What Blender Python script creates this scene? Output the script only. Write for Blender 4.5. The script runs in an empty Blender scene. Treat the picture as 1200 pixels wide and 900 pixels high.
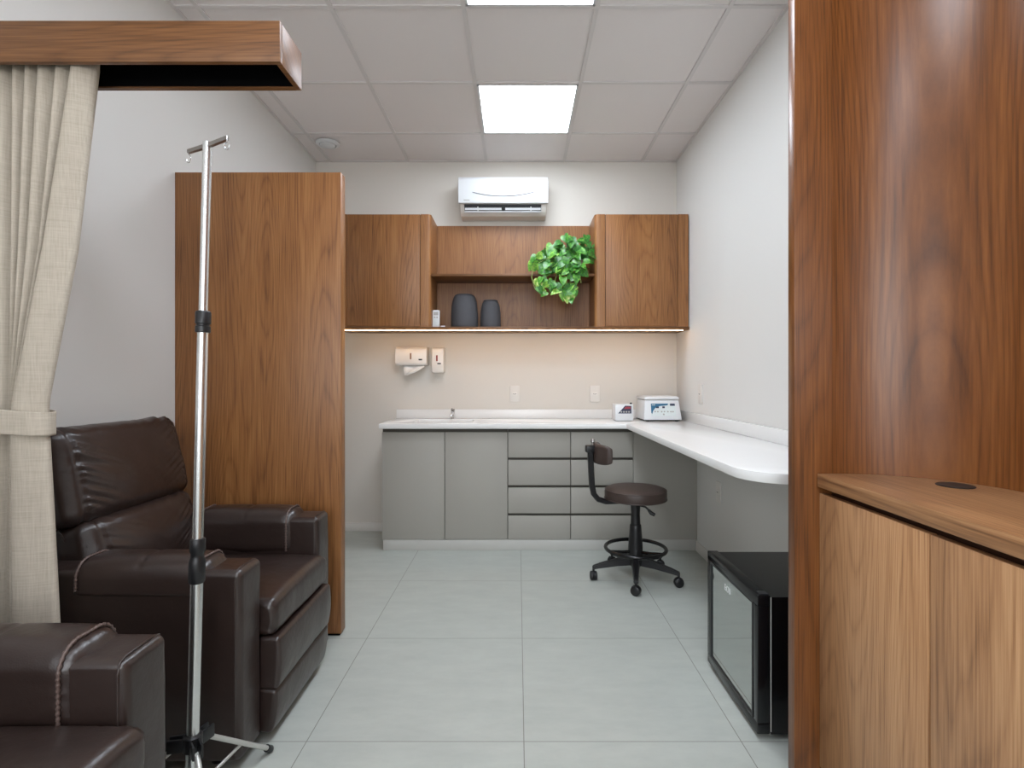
import bpy, bmesh, math, random
from mathutils import Vector, Matrix, noise
PI = math.pi
random.seed(11)
S = bpy.context.scene
COL = S.collection

# ------------------------------------------------------------------ materials
def new_mat(name):
    m = bpy.data.materials.new(name); m.use_nodes = True
    nt = m.node_tree
    b = nt.nodes['Principled BSDF']
    return m, nt, b
def N(nt, t, **kw):
    n = nt.nodes.new(t)
    for k, v in kw.items():
        if k.startswith('i_'):
            n.inputs[k[2:].replace('_', ' ')].default_value = v
        else: setattr(n, k, v)
    return n
def L(nt, a, b): nt.links.new(a, b)
def srgb(r, g, b):
    f = lambda c: (c/255/12.92) if c/255 <= .04045 else ((c/255+.055)/1.055)**2.4
    return (f(r), f(g), f(b), 1)

def plain(name, col, rough=.5, metal=0, spec=.5, bump=None, coat=0, vary=0):
    m, nt, b = new_mat(name)
    b.inputs['Base Color'].default_value = col
    b.inputs['Roughness'].default_value = rough
    b.inputs['Metallic'].default_value = metal
    b.inputs['Specular IOR Level'].default_value = spec
    b.inputs['Coat Weight'].default_value = coat
    tc = N(nt, 'ShaderNodeTexCoord')
    if vary:
        nz = N(nt, 'ShaderNodeTexNoise'); nz.inputs['Scale'].default_value = 6; nz.inputs['Detail'].default_value = 5
        L(nt, tc.outputs['Object'], nz.inputs['Vector'])
        mx = N(nt, 'ShaderNodeMixRGB'); mx.inputs[1].default_value = tuple(c*(1-vary) for c in col[:3])+(1,)
        mx.inputs[2].default_value = tuple(min(1, c*(1+vary)) for c in col[:3])+(1,)
        L(nt, nz.outputs['Fac'], mx.inputs[0]); L(nt, mx.outputs[0], b.inputs['Base Color'])
    if bump:
        sc, st = bump
        nz = N(nt, 'ShaderNodeTexNoise'); nz.inputs['Scale'].default_value = sc; nz.inputs['Detail'].default_value = 4
        L(nt, tc.outputs['Object'], nz.inputs['Vector'])
        bp = N(nt, 'ShaderNodeBump'); bp.inputs['Strength'].default_value = st; bp.inputs['Distance'].default_value = .002
        L(nt, nz.outputs['Fac'], bp.inputs['Height']); L(nt, bp.outputs[0], b.inputs['Normal'])
    return m

def emit(name, col, strength):
    m = bpy.data.materials.new(name); m.use_nodes = True
    nt = m.node_tree; nt.nodes.clear()
    o = N(nt, 'ShaderNodeOutputMaterial'); e = N(nt, 'ShaderNodeEmission')
    e.inputs[0].default_value = col; e.inputs[1].default_value = strength
    L(nt, e.outputs[0], o.inputs[0])
    return m

def wood(name, grain, dark, mid, light, rough=.38, seed=0.0, cath=1.0):
    """walnut veneer, grain along axis 'grain' (0,1,2); the two other axes are folded into one cross coordinate"""
    m, nt, b = new_mat(name)
    tc = N(nt, 'ShaderNodeTexCoord'); oi = N(nt, 'ShaderNodeObjectInfo')
    sep = N(nt, 'ShaderNodeSeparateXYZ'); L(nt, tc.outputs['Object'], sep.inputs[0])
    oth = [i for i in (0, 1, 2) if i != grain]
    ad = N(nt, 'ShaderNodeMath', operation='ADD'); L(nt, sep.outputs[oth[0]], ad.inputs[0]); L(nt, sep.outputs[oth[1]], ad.inputs[1])
    rnd = N(nt, 'ShaderNodeMath', operation='MULTIPLY_ADD'); L(nt, oi.outputs['Random'], rnd.inputs[0]); rnd.inputs[1].default_value = 7.3; rnd.inputs[2].default_value = seed
    c = N(nt, 'ShaderNodeCombineXYZ'); L(nt, ad.outputs[0], c.inputs[0]); L(nt, sep.outputs[grain], c.inputs[1]); L(nt, rnd.outputs[0], c.inputs[2])
    # slow warp: gives the cathedral arches
    mp = N(nt, 'ShaderNodeMapping'); mp.inputs['Scale'].default_value = (3.4, .34, 1); L(nt, c.outputs[0], mp.inputs[0])
    n1 = N(nt, 'ShaderNodeTexNoise'); n1.inputs['Scale'].default_value = 1; n1.inputs['Detail'].default_value = 1.5; n1.inputs['Roughness'].default_value = .4
    L(nt, mp.outputs[0], n1.inputs['Vector'])
    mu = N(nt, 'ShaderNodeMath', operation='MULTIPLY'); mu.inputs[1].default_value = 44*cath; L(nt, n1.outputs['Fac'], mu.inputs[0])
    # small wobble of the lines
    mp4 = N(nt, 'ShaderNodeMapping'); mp4.inputs['Scale'].default_value = (30, 1.6, 1); L(nt, c.outputs[0], mp4.inputs[0])
    n4 = N(nt, 'ShaderNodeTexNoise'); n4.inputs['Scale'].default_value = 1; n4.inputs['Detail'].default_value = 3; L(nt, mp4.outputs[0], n4.inputs['Vector'])
    wob = N(nt, 'ShaderNodeMath', operation='MULTIPLY_ADD'); wob.inputs[1].default_value = .9; L(nt, n4.outputs['Fac'], wob.inputs[0]); L(nt, mu.outputs[0], wob.inputs[2])
    rings = N(nt, 'ShaderNodeMath', operation='MULTIPLY_ADD'); rings.inputs[1].default_value = 40; L(nt, ad.outputs[0], rings.inputs[0]); L(nt, wob.outputs[0], rings.inputs[2])
    fr = N(nt, 'ShaderNodeMath', operation='FRACT'); L(nt, rings.outputs[0], fr.inputs[0])
    rr = N(nt, 'ShaderNodeValToRGB'); cr = rr.color_ramp
    cr.elements[0].position = 0; cr.elements[0].color = (.15, .15, .15, 1); cr.elements[1].position = 1; cr.elements[1].color = (.1, .1, .1, 1)
    e = cr.elements.new(.18); e.color = (.62, .62, .62, 1); e = cr.elements.new(.6); e.color = (.78, .78, .78, 1); e = cr.elements.new(.86); e.color = (.5, .5, .5, 1)
    L(nt, fr.outputs[0], rr.inputs[0])
    # fine fibres
    mp2 = N(nt, 'ShaderNodeMapping'); mp2.inputs['Scale'].default_value = (190, 3.6, 1); L(nt, c.outputs[0], mp2.inputs[0])
    n2 = N(nt, 'ShaderNodeTexNoise'); n2.inputs['Scale'].default_value = 1; n2.inputs['Detail'].default_value = 5; n2.inputs['Roughness'].default_value = .62; L(nt, mp2.outputs[0], n2.inputs['Vector'])
    # broad tone bands
    mp3 = N(nt, 'ShaderNodeMapping'); mp3.inputs['Scale'].default_value = (9, .35, 1); L(nt, c.outputs[0], mp3.inputs[0])
    n3 = N(nt, 'ShaderNodeTexNoise'); n3.inputs['Scale'].default_value = 1; n3.inputs['Detail'].default_value = 3; L(nt, mp3.outputs[0], n3.inputs['Vector'])
    # sum
    a1 = N(nt, 'ShaderNodeMath', operation='MULTIPLY'); a1.inputs[1].default_value = .24; L(nt, rr.outputs[0], a1.inputs[0])
    a2 = N(nt, 'ShaderNodeMath', operation='MULTIPLY_ADD'); a2.inputs[1].default_value = .95; L(nt, n2.outputs['Fac'], a2.inputs[0]); L(nt, a1.outputs[0], a2.inputs[2])
    a3 = N(nt, 'ShaderNodeMath', operation='MULTIPLY_ADD'); a3.inputs[1].default_value = .50; L(nt, n3.outputs['Fac'], a3.inputs[0]); L(nt, a2.outputs[0], a3.inputs[2])
    a4 = N(nt, 'ShaderNodeMath', operation='SUBTRACT'); a4.inputs[1].default_value = .37; L(nt, a3.outputs[0], a4.inputs[0])
    ramp = N(nt, 'ShaderNodeValToRGB'); q = ramp.color_ramp
    q.elements[0].position = .12; q.elements[0].color = dark
    q.elements[1].position = .85; q.elements[1].color = light
    e = q.elements.new(.48); e.color = mid
    L(nt, a4.outputs[0], ramp.inputs[0]); L(nt, ramp.outputs[0], b.inputs['Base Color'])
    b.inputs['Roughness'].default_value = rough
    b.inputs['Specular IOR Level'].default_value = .45
    bp = N(nt, 'ShaderNodeBump'); bp.inputs['Strength'].default_value = .25; bp.inputs['Distance'].default_value = .001
    L(nt, n2.outputs['Fac'], bp.inputs['Height']); L(nt, bp.outputs[0], b.inputs['Normal'])
    return m

WD, WM, WL = srgb(84, 50, 26), srgb(142, 94, 53), srgb(170, 121, 74)
M = {}
M['wood_z'] = wood('walnut_upright', 2, WD, WM, WL)
M['wood_x'] = wood('walnut_along', 0, srgb(66, 39, 20), srgb(110, 72, 40), srgb(140, 96, 58), rough=.42, seed=3.1, cath=1.0)
M['wood_door'] = wood('walnut_pale', 2, srgb(108, 72, 46), srgb(168, 124, 86), srgb(198, 156, 114), seed=8.2)
M['wood_y'] = wood('walnut_desk', 1, srgb(104, 68, 42), srgb(158, 114, 76), srgb(188, 144, 102), seed=1.7, cath=.6)
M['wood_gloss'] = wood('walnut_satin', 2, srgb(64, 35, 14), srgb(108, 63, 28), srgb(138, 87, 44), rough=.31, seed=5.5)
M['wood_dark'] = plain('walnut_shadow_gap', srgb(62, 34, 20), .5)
M['wall'] = plain('wall_paint', srgb(221, 219, 215), .62, spec=.25, bump=(160, .06))
M['wall_back'] = plain('wall_paint_beige', srgb(219, 214, 206), .62, spec=.25, bump=(160, .06))  # wall paint with the warm LED glow put into the colour
M['tile_c'] = plain('ceiling_tile', srgb(228, 222, 220), .85, spec=.1, bump=(240, .12))
M['tbar'] = plain('ceiling_grid', srgb(214, 209, 207), .6, spec=.2)
M['base'] = plain('baseboard_white', srgb(226, 222, 216), .45, vary=.01)
M['cab'] = plain('laminate_grey', srgb(166, 163, 155), .45, spec=.35, vary=.015)
M['plinth'] = plain('plinth_grey', srgb(194, 193, 188), .4, vary=.02)
M['groove'] = plain('groove_grey', srgb(84, 80, 72), .6)  # shade between the fronts put into the colour, darker than the laminate
M['quartz'] = plain('white_quartz', srgb(232, 231, 229), .16, spec=.5)
M['white'] = plain('white_plastic', srgb(218, 220, 222), .3, bump=(300, .02))
M['warmwhite'] = plain('offwhite_plastic', srgb(232, 228, 222), .35)
M['greyp'] = plain('grey_plastic', srgb(168, 166, 162), .45)
M['midgrey'] = plain('mid_grey_plastic', srgb(128, 130, 134), .4)
M['darkp'] = plain('dark_plastic', srgb(30, 31, 33), .42)
M['black'] = plain('black_plastic', srgb(22, 22, 24), .38, bump=(500, .04))
M['blackgloss'] = plain('black_gloss', srgb(14, 14, 16), .18)
M['matblack'] = plain('black_lining', (.0025, .0025, .003, 1), .9, spec=.1)
M['chrome'] = plain('chrome', (.78, .79, .80, 1), .14, metal=1)
M['alu'] = plain('brushed_steel', (.74, .75, .75, 1), .27, metal=1)
M['steel_dark'] = plain('dull_steel', (.36, .34, .32, 1), .35, metal=1)
M['alum_white'] = plain('pale_aluminium', srgb(205, 205, 200), .35, metal=.5)
M['stone'] = plain('charcoal_ceramic', srgb(74, 74, 78), .75, bump=(70, .5), vary=.12)
M['paper'] = plain('paper_towel', srgb(238, 236, 232), .9)
M['blue'] = plain('panel_blue', srgb(44, 104, 138), .4)
M['navy'] = plain('panel_navy', srgb(44, 52, 76), .4)
M['pale'] = plain('panel_pale', srgb(214, 222, 222), .4)
M['red'] = plain('panel_red', srgb(150, 54, 66), .4)
M['redslot'] = plain('red_window', srgb(150, 62, 50), .4)
M['brownslot'] = plain('brown_window', srgb(136, 100, 70), .4)
M['pot'] = plain('pale_pot', srgb(206, 184, 168), .6, vary=.05)
M['vine'] = plain('vine_green', srgb(140, 160, 84), .6)
M['logo'] = plain('logo_white', srgb(205, 208, 206), .4)
M['light'] = emit('panel_light', (.90, .98, 1.08, 1), 17)
M['led'] = emit('warm_led', (1, .60, .28, 1), 24)
# leather
def leather():
    m, nt, b = new_mat('brown_leather')
    tc = N(nt, 'ShaderNodeTexCoord')
    n = N(nt, 'ShaderNodeTexNoise'); n.inputs['Scale'].default_value = 9; n.inputs['Detail'].default_value = 4
    L(nt, tc.outputs['Object'], n.inputs['Vector'])
    mx = N(nt, 'ShaderNodeMixRGB'); mx.inputs[1].default_value = srgb(41, 31, 28); mx.inputs[2].default_value = srgb(54, 42, 38)
    L(nt, n.outputs['Fac'], mx.inputs[0]); L(nt, mx.outputs[0], b.inputs['Base Color'])
    b.inputs['Roughness'].default_value = .30; b.inputs['Specular IOR Level'].default_value = .6
    v = N(nt, 'ShaderNodeTexVoronoi'); v.inputs['Scale'].default_value = 260; L(nt, tc.outputs['Object'], v.inputs['Vector'])
    n2 = N(nt, 'ShaderNodeTexNoise'); n2.inputs['Scale'].default_value = 14; n2.inputs['Detail'].default_value = 3; L(nt, tc.outputs['Object'], n2.inputs['Vector'])
    b1 = N(nt, 'ShaderNodeBump'); b1.inputs['Strength'].default_value = .13; b1.inputs['Distance'].default_value = .001; L(nt, v.outputs['Distance'], b1.inputs['Height'])
    b2 = N(nt, 'ShaderNodeBump'); b2.inputs['Strength'].default_value = .25; b2.inputs['Distance'].default_value = .012; L(nt, n2.outputs['Fac'], b2.inputs['Height'])
    L(nt, b1.outputs[0], b2.inputs['Normal']); L(nt, b2.outputs[0], b.inputs['Normal'])
    return m
M['leather'] = leather()
M['stitch'] = plain('stitched_edge', srgb(96, 80, 74), .35, bump=(300, .3))
M['vinyl'] = plain('brown_vinyl', srgb(64, 51, 46), .45, bump=(260, .12), vary=.06)
# linen
def linen():
    m, nt, b = new_mat('linen_curtain')
    tc = N(nt, 'ShaderNodeTexCoord')
    mp = N(nt, 'ShaderNodeMapping'); mp.inputs['Scale'].default_value = (260, 260, 14); L(nt, tc.outputs['Object'], mp.inputs[0])
    n1 = N(nt, 'ShaderNodeTexNoise'); n1.inputs['Scale'].default_value = 1; n1.inputs['Detail'].default_value = 3; L(nt, mp.outputs[0], n1.inputs['Vector'])
    mp2 = N(nt, 'ShaderNodeMapping'); mp2.inputs['Scale'].default_value = (12, 12, 300); L(nt, tc.outputs['Object'], mp2.inputs[0])
    n2 = N(nt, 'ShaderNodeTexNoise'); n2.inputs['Scale'].default_value = 1; n2.inputs['Detail'].default_value = 5; n2.inputs['Roughness'].default_value = .62; L(nt, mp2.outputs[0], n2.inputs['Vector'])
    ad = N(nt, 'ShaderNodeMath', operation='ADD'); L(nt, n1.outputs['Fac'], ad.inputs[0]); L(nt, n2.outputs['Fac'], ad.inputs[1])
    r = N(nt, 'ShaderNodeValToRGB'); r.color_ramp.elements[0].position = .3; r.color_ramp.elements[0].color = srgb(172, 162, 147)
    r.color_ramp.elements[1].position = .8; r.color_ramp.elements[1].color = srgb(206, 196, 181)
    hv = N(nt, 'ShaderNodeMath', operation='MULTIPLY'); hv.inputs[1].default_value = .5; L(nt, ad.outputs[0], hv.inputs[0])
    L(nt, hv.outputs[0], r.inputs[0]); L(nt, r.outputs[0], b.inputs['Base Color'])
    b.inputs['Roughness'].default_value = .9; b.inputs['Specular IOR Level'].default_value = .1
    bp = N(nt, 'ShaderNodeBump'); bp.inputs['Strength'].default_value = .2; bp.inputs['Distance'].default_value = .001
    L(nt, ad.outputs[0], bp.inputs['Height']); L(nt, bp.outputs[0], b.inputs['Normal'])
    return m
M['linen'] = linen()
# porcelain floor with grout
def floor_mat():
    m, nt, b = new_mat('porcelain_floor')
    tc = N(nt, 'ShaderNodeTexCoord'); sep = N(nt, 'ShaderNodeSeparateXYZ'); L(nt, tc.outputs['Object'], sep.inputs[0])
    def line(out, off, pitch, half):
        a = N(nt, 'ShaderNodeMath', operation='SUBTRACT'); L(nt, out, a.inputs[0]); a.inputs[1].default_value = off - pitch*40
        d = N(nt, 'ShaderNodeMath', operation='DIVIDE'); L(nt, a.outputs[0], d.inputs[0]); d.inputs[1].default_value = pitch
        f = N(nt, 'ShaderNodeMath', operation='FRACT'); L(nt, d.outputs[0], f.inputs[0])
        s = N(nt, 'ShaderNodeMath', operation='SUBTRACT'); L(nt, f.outputs[0], s.inputs[0]); s.inputs[1].default_value = .5
        ab = N(nt, 'ShaderNodeMath', operation='ABSOLUTE'); L(nt, s.outputs[0], ab.inputs[0])
        g = N(nt, 'ShaderNodeMath', operation='GREATER_THAN'); L(nt, ab.outputs[0], g.inputs[0]); g.inputs[1].default_value = .5 - half/pitch
        fl = N(nt, 'ShaderNodeMath', operation='FLOOR'); L(nt, d.outputs[0], fl.inputs[0])
        return g.outputs[0], fl.outputs[0]
    gx, fx = line(sep.outputs[0], .020, .733, .0016)
    gy, fy = line(sep.outputs[1], 2.496, .712, .0016)
    mxx = N(nt, 'ShaderNodeMath', operation='MAXIMUM'); L(nt, gx, mxx.inputs[0]); L(nt, gy, mxx.inputs[1])
    n1 = N(nt, 'ShaderNodeTexNoise'); n1.inputs['Scale'].default_value = 5; n1.inputs['Detail'].default_value = 7; n1.inputs['Roughness'].default_value = .65
    cb = N(nt, 'ShaderNodeCombineXYZ'); L(nt, fx, cb.inputs[0]); L(nt, fy, cb.inputs[1])
    va = N(nt, 'ShaderNodeVectorMath', operation='MULTIPLY_ADD'); L(nt, cb.outputs[0], va.inputs[0]); va.inputs[1].default_value = (3.7, 5.1, 1); L(nt, tc.outputs['Object'], va.inputs[2])
    mp = N(nt, 'ShaderNodeMapping'); mp.inputs['Scale'].default_value = (1, 2.4, 1); L(nt, va.outputs[0], mp.inputs[0]); L(nt, mp.outputs[0], n1.inputs['Vector'])
    r = N(nt, 'ShaderNodeValToRGB'); r.color_ramp.elements[0].position = .3; r.color_ramp.elements[0].color = srgb(171, 175, 169)
    r.color_ramp.elements[1].position = .7; r.color_ramp.elements[1].color = srgb(182, 186, 179)
    L(nt, n1.outputs['Fac'], r.inputs[0])
    mx = N(nt, 'ShaderNodeMixRGB'); L(nt, mxx.outputs[0], mx.inputs[0]); L(nt, r.outputs[0], mx.inputs[1]); mx.inputs[2].default_value = srgb(128, 126, 120)
    L(nt, mx.outputs[0], b.inputs['Base Color'])
    b.inputs['Roughness'].default_value = .36; b.inputs['Specular IOR Level'].default_value = .4
    return m
M['floor'] = floor_mat()
# fridge glass
def glass_mat():
    m = bpy.data.materials.new('coated_glass'); m.use_nodes = True
    nt = m.node_tree; nt.nodes.clear()
    o = N(nt, 'ShaderNodeOutputMaterial'); mx = N(nt, 'ShaderNodeMixShader')
    t = N(nt, 'ShaderNodeBsdfTransparent'); t.inputs[0].default_value = (.62, .66, .65, 1)
    g = N(nt, 'ShaderNodeBsdfGlossy'); g.inputs['Roughness'].default_value = .03; g.inputs[0].default_value = (.9, .93, .92, 1)
    f = N(nt, 'ShaderNodeFresnel'); f.inputs[0].default_value = 2.3
    a = N(nt, 'ShaderNodeMath', operation='MULTIPLY_ADD'); a.inputs[1].default_value = .9; a.inputs[2].default_value = .42; L(nt, f.outputs[0], a.inputs[0])
    L(nt, a.outputs[0], mx.inputs[0]); L(nt, t.outputs[0], mx.inputs[1]); L(nt, g.outputs[0], mx.inputs[2]); L(nt, mx.outputs[0], o.inputs[0])
    return m
M['glass'] = glass_mat()
mc = bpy.data.materials.new('clear_glass'); mc.use_nodes = True
_nt = mc.node_tree; _nt.nodes.clear(); _o = N(_nt, 'ShaderNodeOutputMaterial'); _m = N(_nt, 'ShaderNodeMixShader'); _m.inputs[0].default_value = .06
_t = N(_nt, 'ShaderNodeBsdfTransparent'); _g = N(_nt, 'ShaderNodeBsdfGlossy'); _g.inputs['Roughness'].default_value = .02
L(_nt, _t.outputs[0], _m.inputs[1]); L(_nt, _g.outputs[0], _m.inputs[2]); L(_nt, _m.outputs[0], _o.inputs[0]); M['clear'] = mc
def leaf_mat():
    m, nt, b = new_mat('variegated_leaf')
    at = N(nt, 'ShaderNodeAttribute'); at.attribute_name = 'tone'
    tc = N(nt, 'ShaderNodeTexCoord')
    nz = N(nt, 'ShaderNodeTexNoise'); nz.inputs['Scale'].default_value = 60; nz.inputs['Detail'].default_value = 2; L(nt, tc.outputs['Object'], nz.inputs['Vector'])
    sb = N(nt, 'ShaderNodeMath', operation='MULTIPLY_ADD'); sb.inputs[1].default_value = 1.3; sb.inputs[2].default_value = -.65; L(nt, nz.outputs['Fac'], sb.inputs[0])
    ad = N(nt, 'ShaderNodeMath', operation='ADD'); L(nt, at.outputs['Fac'], ad.inputs[0]); L(nt, sb.outputs[0], ad.inputs[1])
    r = N(nt, 'ShaderNodeValToRGB'); q = r.color_ramp
    q.elements[0].position = .05; q.elements[0].color = srgb(44, 104, 40); q.elements[1].position = .98; q.elements[1].color = srgb(222, 234, 150)
    e = q.elements.new(.4); e.color = srgb(92, 158, 58); e = q.elements.new(.72); e.color = srgb(150, 204, 82)
    L(nt, ad.outputs[0], r.inputs[0]); L(nt, r.outputs[0], b.inputs['Base Color'])
    b.inputs['Roughness'].default_value = .35
    return m
M['leaf'] = leaf_mat()

# ------------------------------------------------------------------ object helpers
def tag(o, label=None, cat=None, group=None, kind=None):
    if label: o['label'] = label
    if cat: o['category'] = cat
    if group: o['group'] = group
    if kind: o['kind'] = kind
    return o
def thing(name, label, cat, loc=(0, 0, 0), rz=0, group=None):
    o = bpy.data.objects.new(name, None); COL.objects.link(o)
    o.location = loc; o.rotation_euler = (0, 0, rz); o.empty_display_size = .1
    return tag(o, label, cat, group)
def obj(name, bm, mat, parent=None, smooth=None, off=None):
    """bm in world coordinates minus off"""
    if off is not None: bmesh.ops.translate(bm, verts=bm.verts, vec=-Vector(off))
    me = bpy.data.meshes.new(name)
    bmesh.ops.recalc_face_normals(bm, faces=bm.faces) if smooth != 'keep' else None
    bm.to_mesh(me); bm.free()
    for m in (mat if isinstance(mat, (list, tuple)) else [mat]): me.materials.append(m)
    o = bpy.data.objects.new(name, me); COL.objects.link(o)
    if parent: o.parent = parent
    for p in me.polygons: p.use_smooth = True
    try: me.set_sharp_from_angle(angle=math.radians(40 if smooth is None or smooth == 'keep' else smooth))
    except Exception: pass
    return o
def struct(name, bm, mat, label=None, cat=None):
    o = obj(name, bm, mat); o['kind'] = 'structure'
    if label: o['label'] = label
    if cat: o['category'] = cat
    return o
def setmi(bm, start, mi):
    bm.faces.ensure_lookup_table()
    for f in bm.faces[start:]: f.material_index = mi
def box(bm, x0, x1, y0, y1, z0, z1, bev=0, seg=2):
    t = bmesh.new()
    bmesh.ops.create_cube(t, size=1)
    for v in t.verts:
        v.co = Vector((x0 + (v.co.x+.5)*(x1-x0), y0 + (v.co.y+.5)*(y1-y0), z0 + (v.co.z+.5)*(z1-z0)))
    if bev: bmesh.ops.bevel(t, geom=list(t.edges), offset=bev, segments=seg, profile=.5, affect='EDGES')
    merge(bm, t); return bm
def merge(bm, t, mat=None):
    if mat is not None: bmesh.ops.transform(t, matrix=mat, verts=t.verts)
    me = bpy.data.meshes.new('tmp'); t.to_mesh(me); t.free()
    bm.from_mesh(me); bpy.data.meshes.remove(me)
def prism(bm, pts, axis, a0, a1, bev=0, seg=2):
    """polygon pts extruded along axis; pts given in the two other axes in order (x,y),(x,z)or(y,z)"""
    t = bmesh.new()
    def mk(p, a):
        if axis == 2: return (p[0], p[1], a)
        if axis == 1: return (p[0], a, p[1])
        return (a, p[0], p[1])
    lo = [t.verts.new(mk(p, a0)) for p in pts]; hi = [t.verts.new(mk(p, a1)) for p in pts]
    t.faces.new(lo); t.faces.new(hi[::-1])
    n = len(pts)
    for i in range(n): t.faces.new((lo[i], lo[(i+1) % n], hi[(i+1) % n], hi[i]))
    bmesh.ops.recalc_face_normals(t, faces=t.faces)
    if bev:
        ed = [e for e in t.edges if len(e.link_faces) == 2 and e.calc_face_angle(0) > .5]
        bmesh.ops.bevel(t, geom=ed, offset=bev, segments=seg, profile=.5, affect='EDGES')
    merge(bm, t); return bm
def tube(bm, pts, r, n=12, cap=True, closed=False):
    """tube along pts; r number or list"""
    pts = [Vector(p) for p in pts]; m = len(pts)
    rs = r if isinstance(r, (list, tuple)) else [r]*m
    rings = []; up = None
    for i, p in enumerate(pts):
        if closed: d = pts[(i+1) % m] - pts[i-1]
        else: d = pts[min(i+1, m-1)] - pts[max(i-1, 0)]
        d.normalize()
        if up is None:
            up = Vector((0, 0, 1)) if abs(d.z) < .9 else Vector((1, 0, 0))
        s = d.cross(up)
        if s.length < 1e-5: s = d.orthogonal()
        s.normalize(); u = s.cross(d).normalized(); up = u
        rings.append([bm.verts.new(p + (s*math.cos(2*PI*k/n) + u*math.sin(2*PI*k/n))*rs[i]) for k in range(n)])
    rg = range(m) if closed else range(m-1)
    for i in rg:
        a, b = rings[i], rings[(i+1) % m]
        for k in range(n): bm.faces.new((a[k], a[(k+1) % n], b[(k+1) % n], b[k]))
    if cap and not closed:
        bm.faces.new(rings[0][::-1]); bm.faces.new(rings[-1])
    return bm
def lathe(bm, prof, c, n=40):
    """prof list of (r,z) ; axis z through c"""
    rings = []
    for r, z in prof:
        if r < 1e-6: rings.append([bm.verts.new((c[0], c[1], c[2]+z))])
        else: rings.append([bm.verts.new((c[0]+r*math.cos(2*PI*k/n), c[1]+r*math.sin(2*PI*k/n), c[2]+z)) for k in range(n)])
    for a, b in zip(rings, rings[1:]):
        if len(a) == 1 and len(b) == 1: continue
        for k in range(n):
            k2 = (k+1) % n
            if len(a) == 1: bm.faces.new((a[0], b[k2], b[k]))
            elif len(b) == 1: bm.faces.new((a[k], a[k2], b[0]))
            else: bm.faces.new((a[k], a[k2], b[k2], b[k]))
    return bm
def soft_box(hx, hy, hz, r, step=.02, fn=None):
    """rounded box with a fine even grid; fn(p, n) -> new p"""
    bm = bmesh.new()
    h = (hx, hy, hz)
    def axis(hh):
        k = 4; e = hh - r
        a = [-e - r*math.tan(PI/4*(k-i)/k) for i in range(k)]
        m = max(2, int(round(2*e/step)))
        return a + [-e + 2*e*i/m for i in range(m+1)] + [-q for q in a[::-1]]
    A = [axis(q) for q in h]
    cache = {}
    def vert(p):
        key = tuple(round(q, 6) for q in p)
        if key in cache: return cache[key]
        c = Vector([max(-(h[i]-r), min(h[i]-r, p[i])) for i in range(3)])
        d = Vector(p) - c; d.normalize()
        n = d.copy(); q = c + d*r
        if fn: q = fn(q, n)
        v = bm.verts.new(q); cache[key] = v; return v
    for ax in range(3):
        b, c = (ax+1) % 3, (ax+2) % 3
        for s in (-1, 1):
            for i in range(len(A[b])-1):
                for j in range(len(A[c])-1):
                    q = []
                    for (ii, jj) in ((i, j), (i+1, j), (i+1, j+1), (i, j+1)):
                        p = [0, 0, 0]; p[ax] = s*h[ax]; p[b] = A[b][ii]; p[c] = A[c][jj]
                        q.append(vert(tuple(p)))
                    if len(set(q)) == 4:
                        bm.faces.new(q if s > 0 else q[::-1])
    return bm
def place(bm, loc, ry=0):
    bmesh.ops.transform(bm, matrix=Matrix.Translation(loc) @ Matrix.Rotation(ry, 4, 'Y'), verts=bm.verts)
    return bm
def text_bm(txt, size, mat4, depth=.0006):
    cu = bpy.data.curves.new('t', 'FONT'); cu.body = txt; cu.size = size; cu.align_x = 'CENTER'; cu.align_y = 'CENTER'; cu.extrude = depth
    ob = bpy.data.objects.new('t', cu); COL.objects.link(ob)
    dg = bpy.context.evaluated_depsgraph_get(); dg.update()
    me = bpy.data.meshes.new_from_object(ob.evaluated_get(dg))
    bm = bmesh.new(); bm.from_mesh(me); bmesh.ops.transform(bm, matrix=mat4, verts=bm.verts)
    bpy.data.objects.remove(ob); bpy.data.curves.remove(cu); bpy.data.meshes.remove(me)
    return bm
def arc(cx, cy, r, a0, a1, n):
    return [(cx + r*math.cos(math.radians(a0+(a1-a0)*i/n)), cy + r*math.sin(math.radians(a0+(a1-a0)*i/n))) for i in range(n+1)]
B = bmesh.new
def bx(*a, **k): return box(B(), *a, **k)

# ------------------------------------------------------------------ the room
XL, XR, YB, YF, ZC = -1.632, 1.281, 4.27, -2.6, 2.976
struct('floor', bx(XL-.1, XR+.1, YF-.1, YB+.1, -.1, 0), M['floor'])
struct('wall_back', bx(XL-.1, XR+.1, YB, YB+.1, 0, ZC+.02), M['wall_back'])
WY0, WY1, WZ0, WZ1 = -2.25, -.35, .85, 2.55
wl = B(); box(wl, XL-.1, XL, WY1, YB, 0, ZC+.02); box(wl, XL-.1, XL, YF, WY0, 0, ZC+.02); box(wl, XL-.1, XL, WY0, WY1, 0, WZ0); box(wl, XL-.1, XL, WY0, WY1, WZ1, ZC+.02)
struct('wall_left', wl, M['wall'])
wf = B()
for a in ((WY0, WY1, WZ0, WZ0+.05), (WY0, WY1, WZ1-.05, WZ1), (WY0, WY0+.05, WZ0+.05, WZ1-.05), (WY1-.05, WY1, WZ0+.05, WZ1-.05), ((WY0+WY1)/2-.025, (WY0+WY1)/2+.025, WZ0+.05, WZ1-.05)): box(wf, XL-.07, XL-.02, *a, bev=.004)
wo = struct('window_1', wf, M['base'])  # made-up window out of view, added to let in fill light
obj('pane', bx(XL-.048, XL-.044, WY0+.05, WY1-.05, WZ0+.05, WZ1-.05), M['clear'], wo)
al = bpy.data.lights.new('daylight', 'AREA'); al.shape = 'RECTANGLE'; al.size = 1.9; al.size_y = 1.7; al.energy = 28; al.color = (.93, .97, 1)  # lamp added outside the opening to brighten the room from the left
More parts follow.
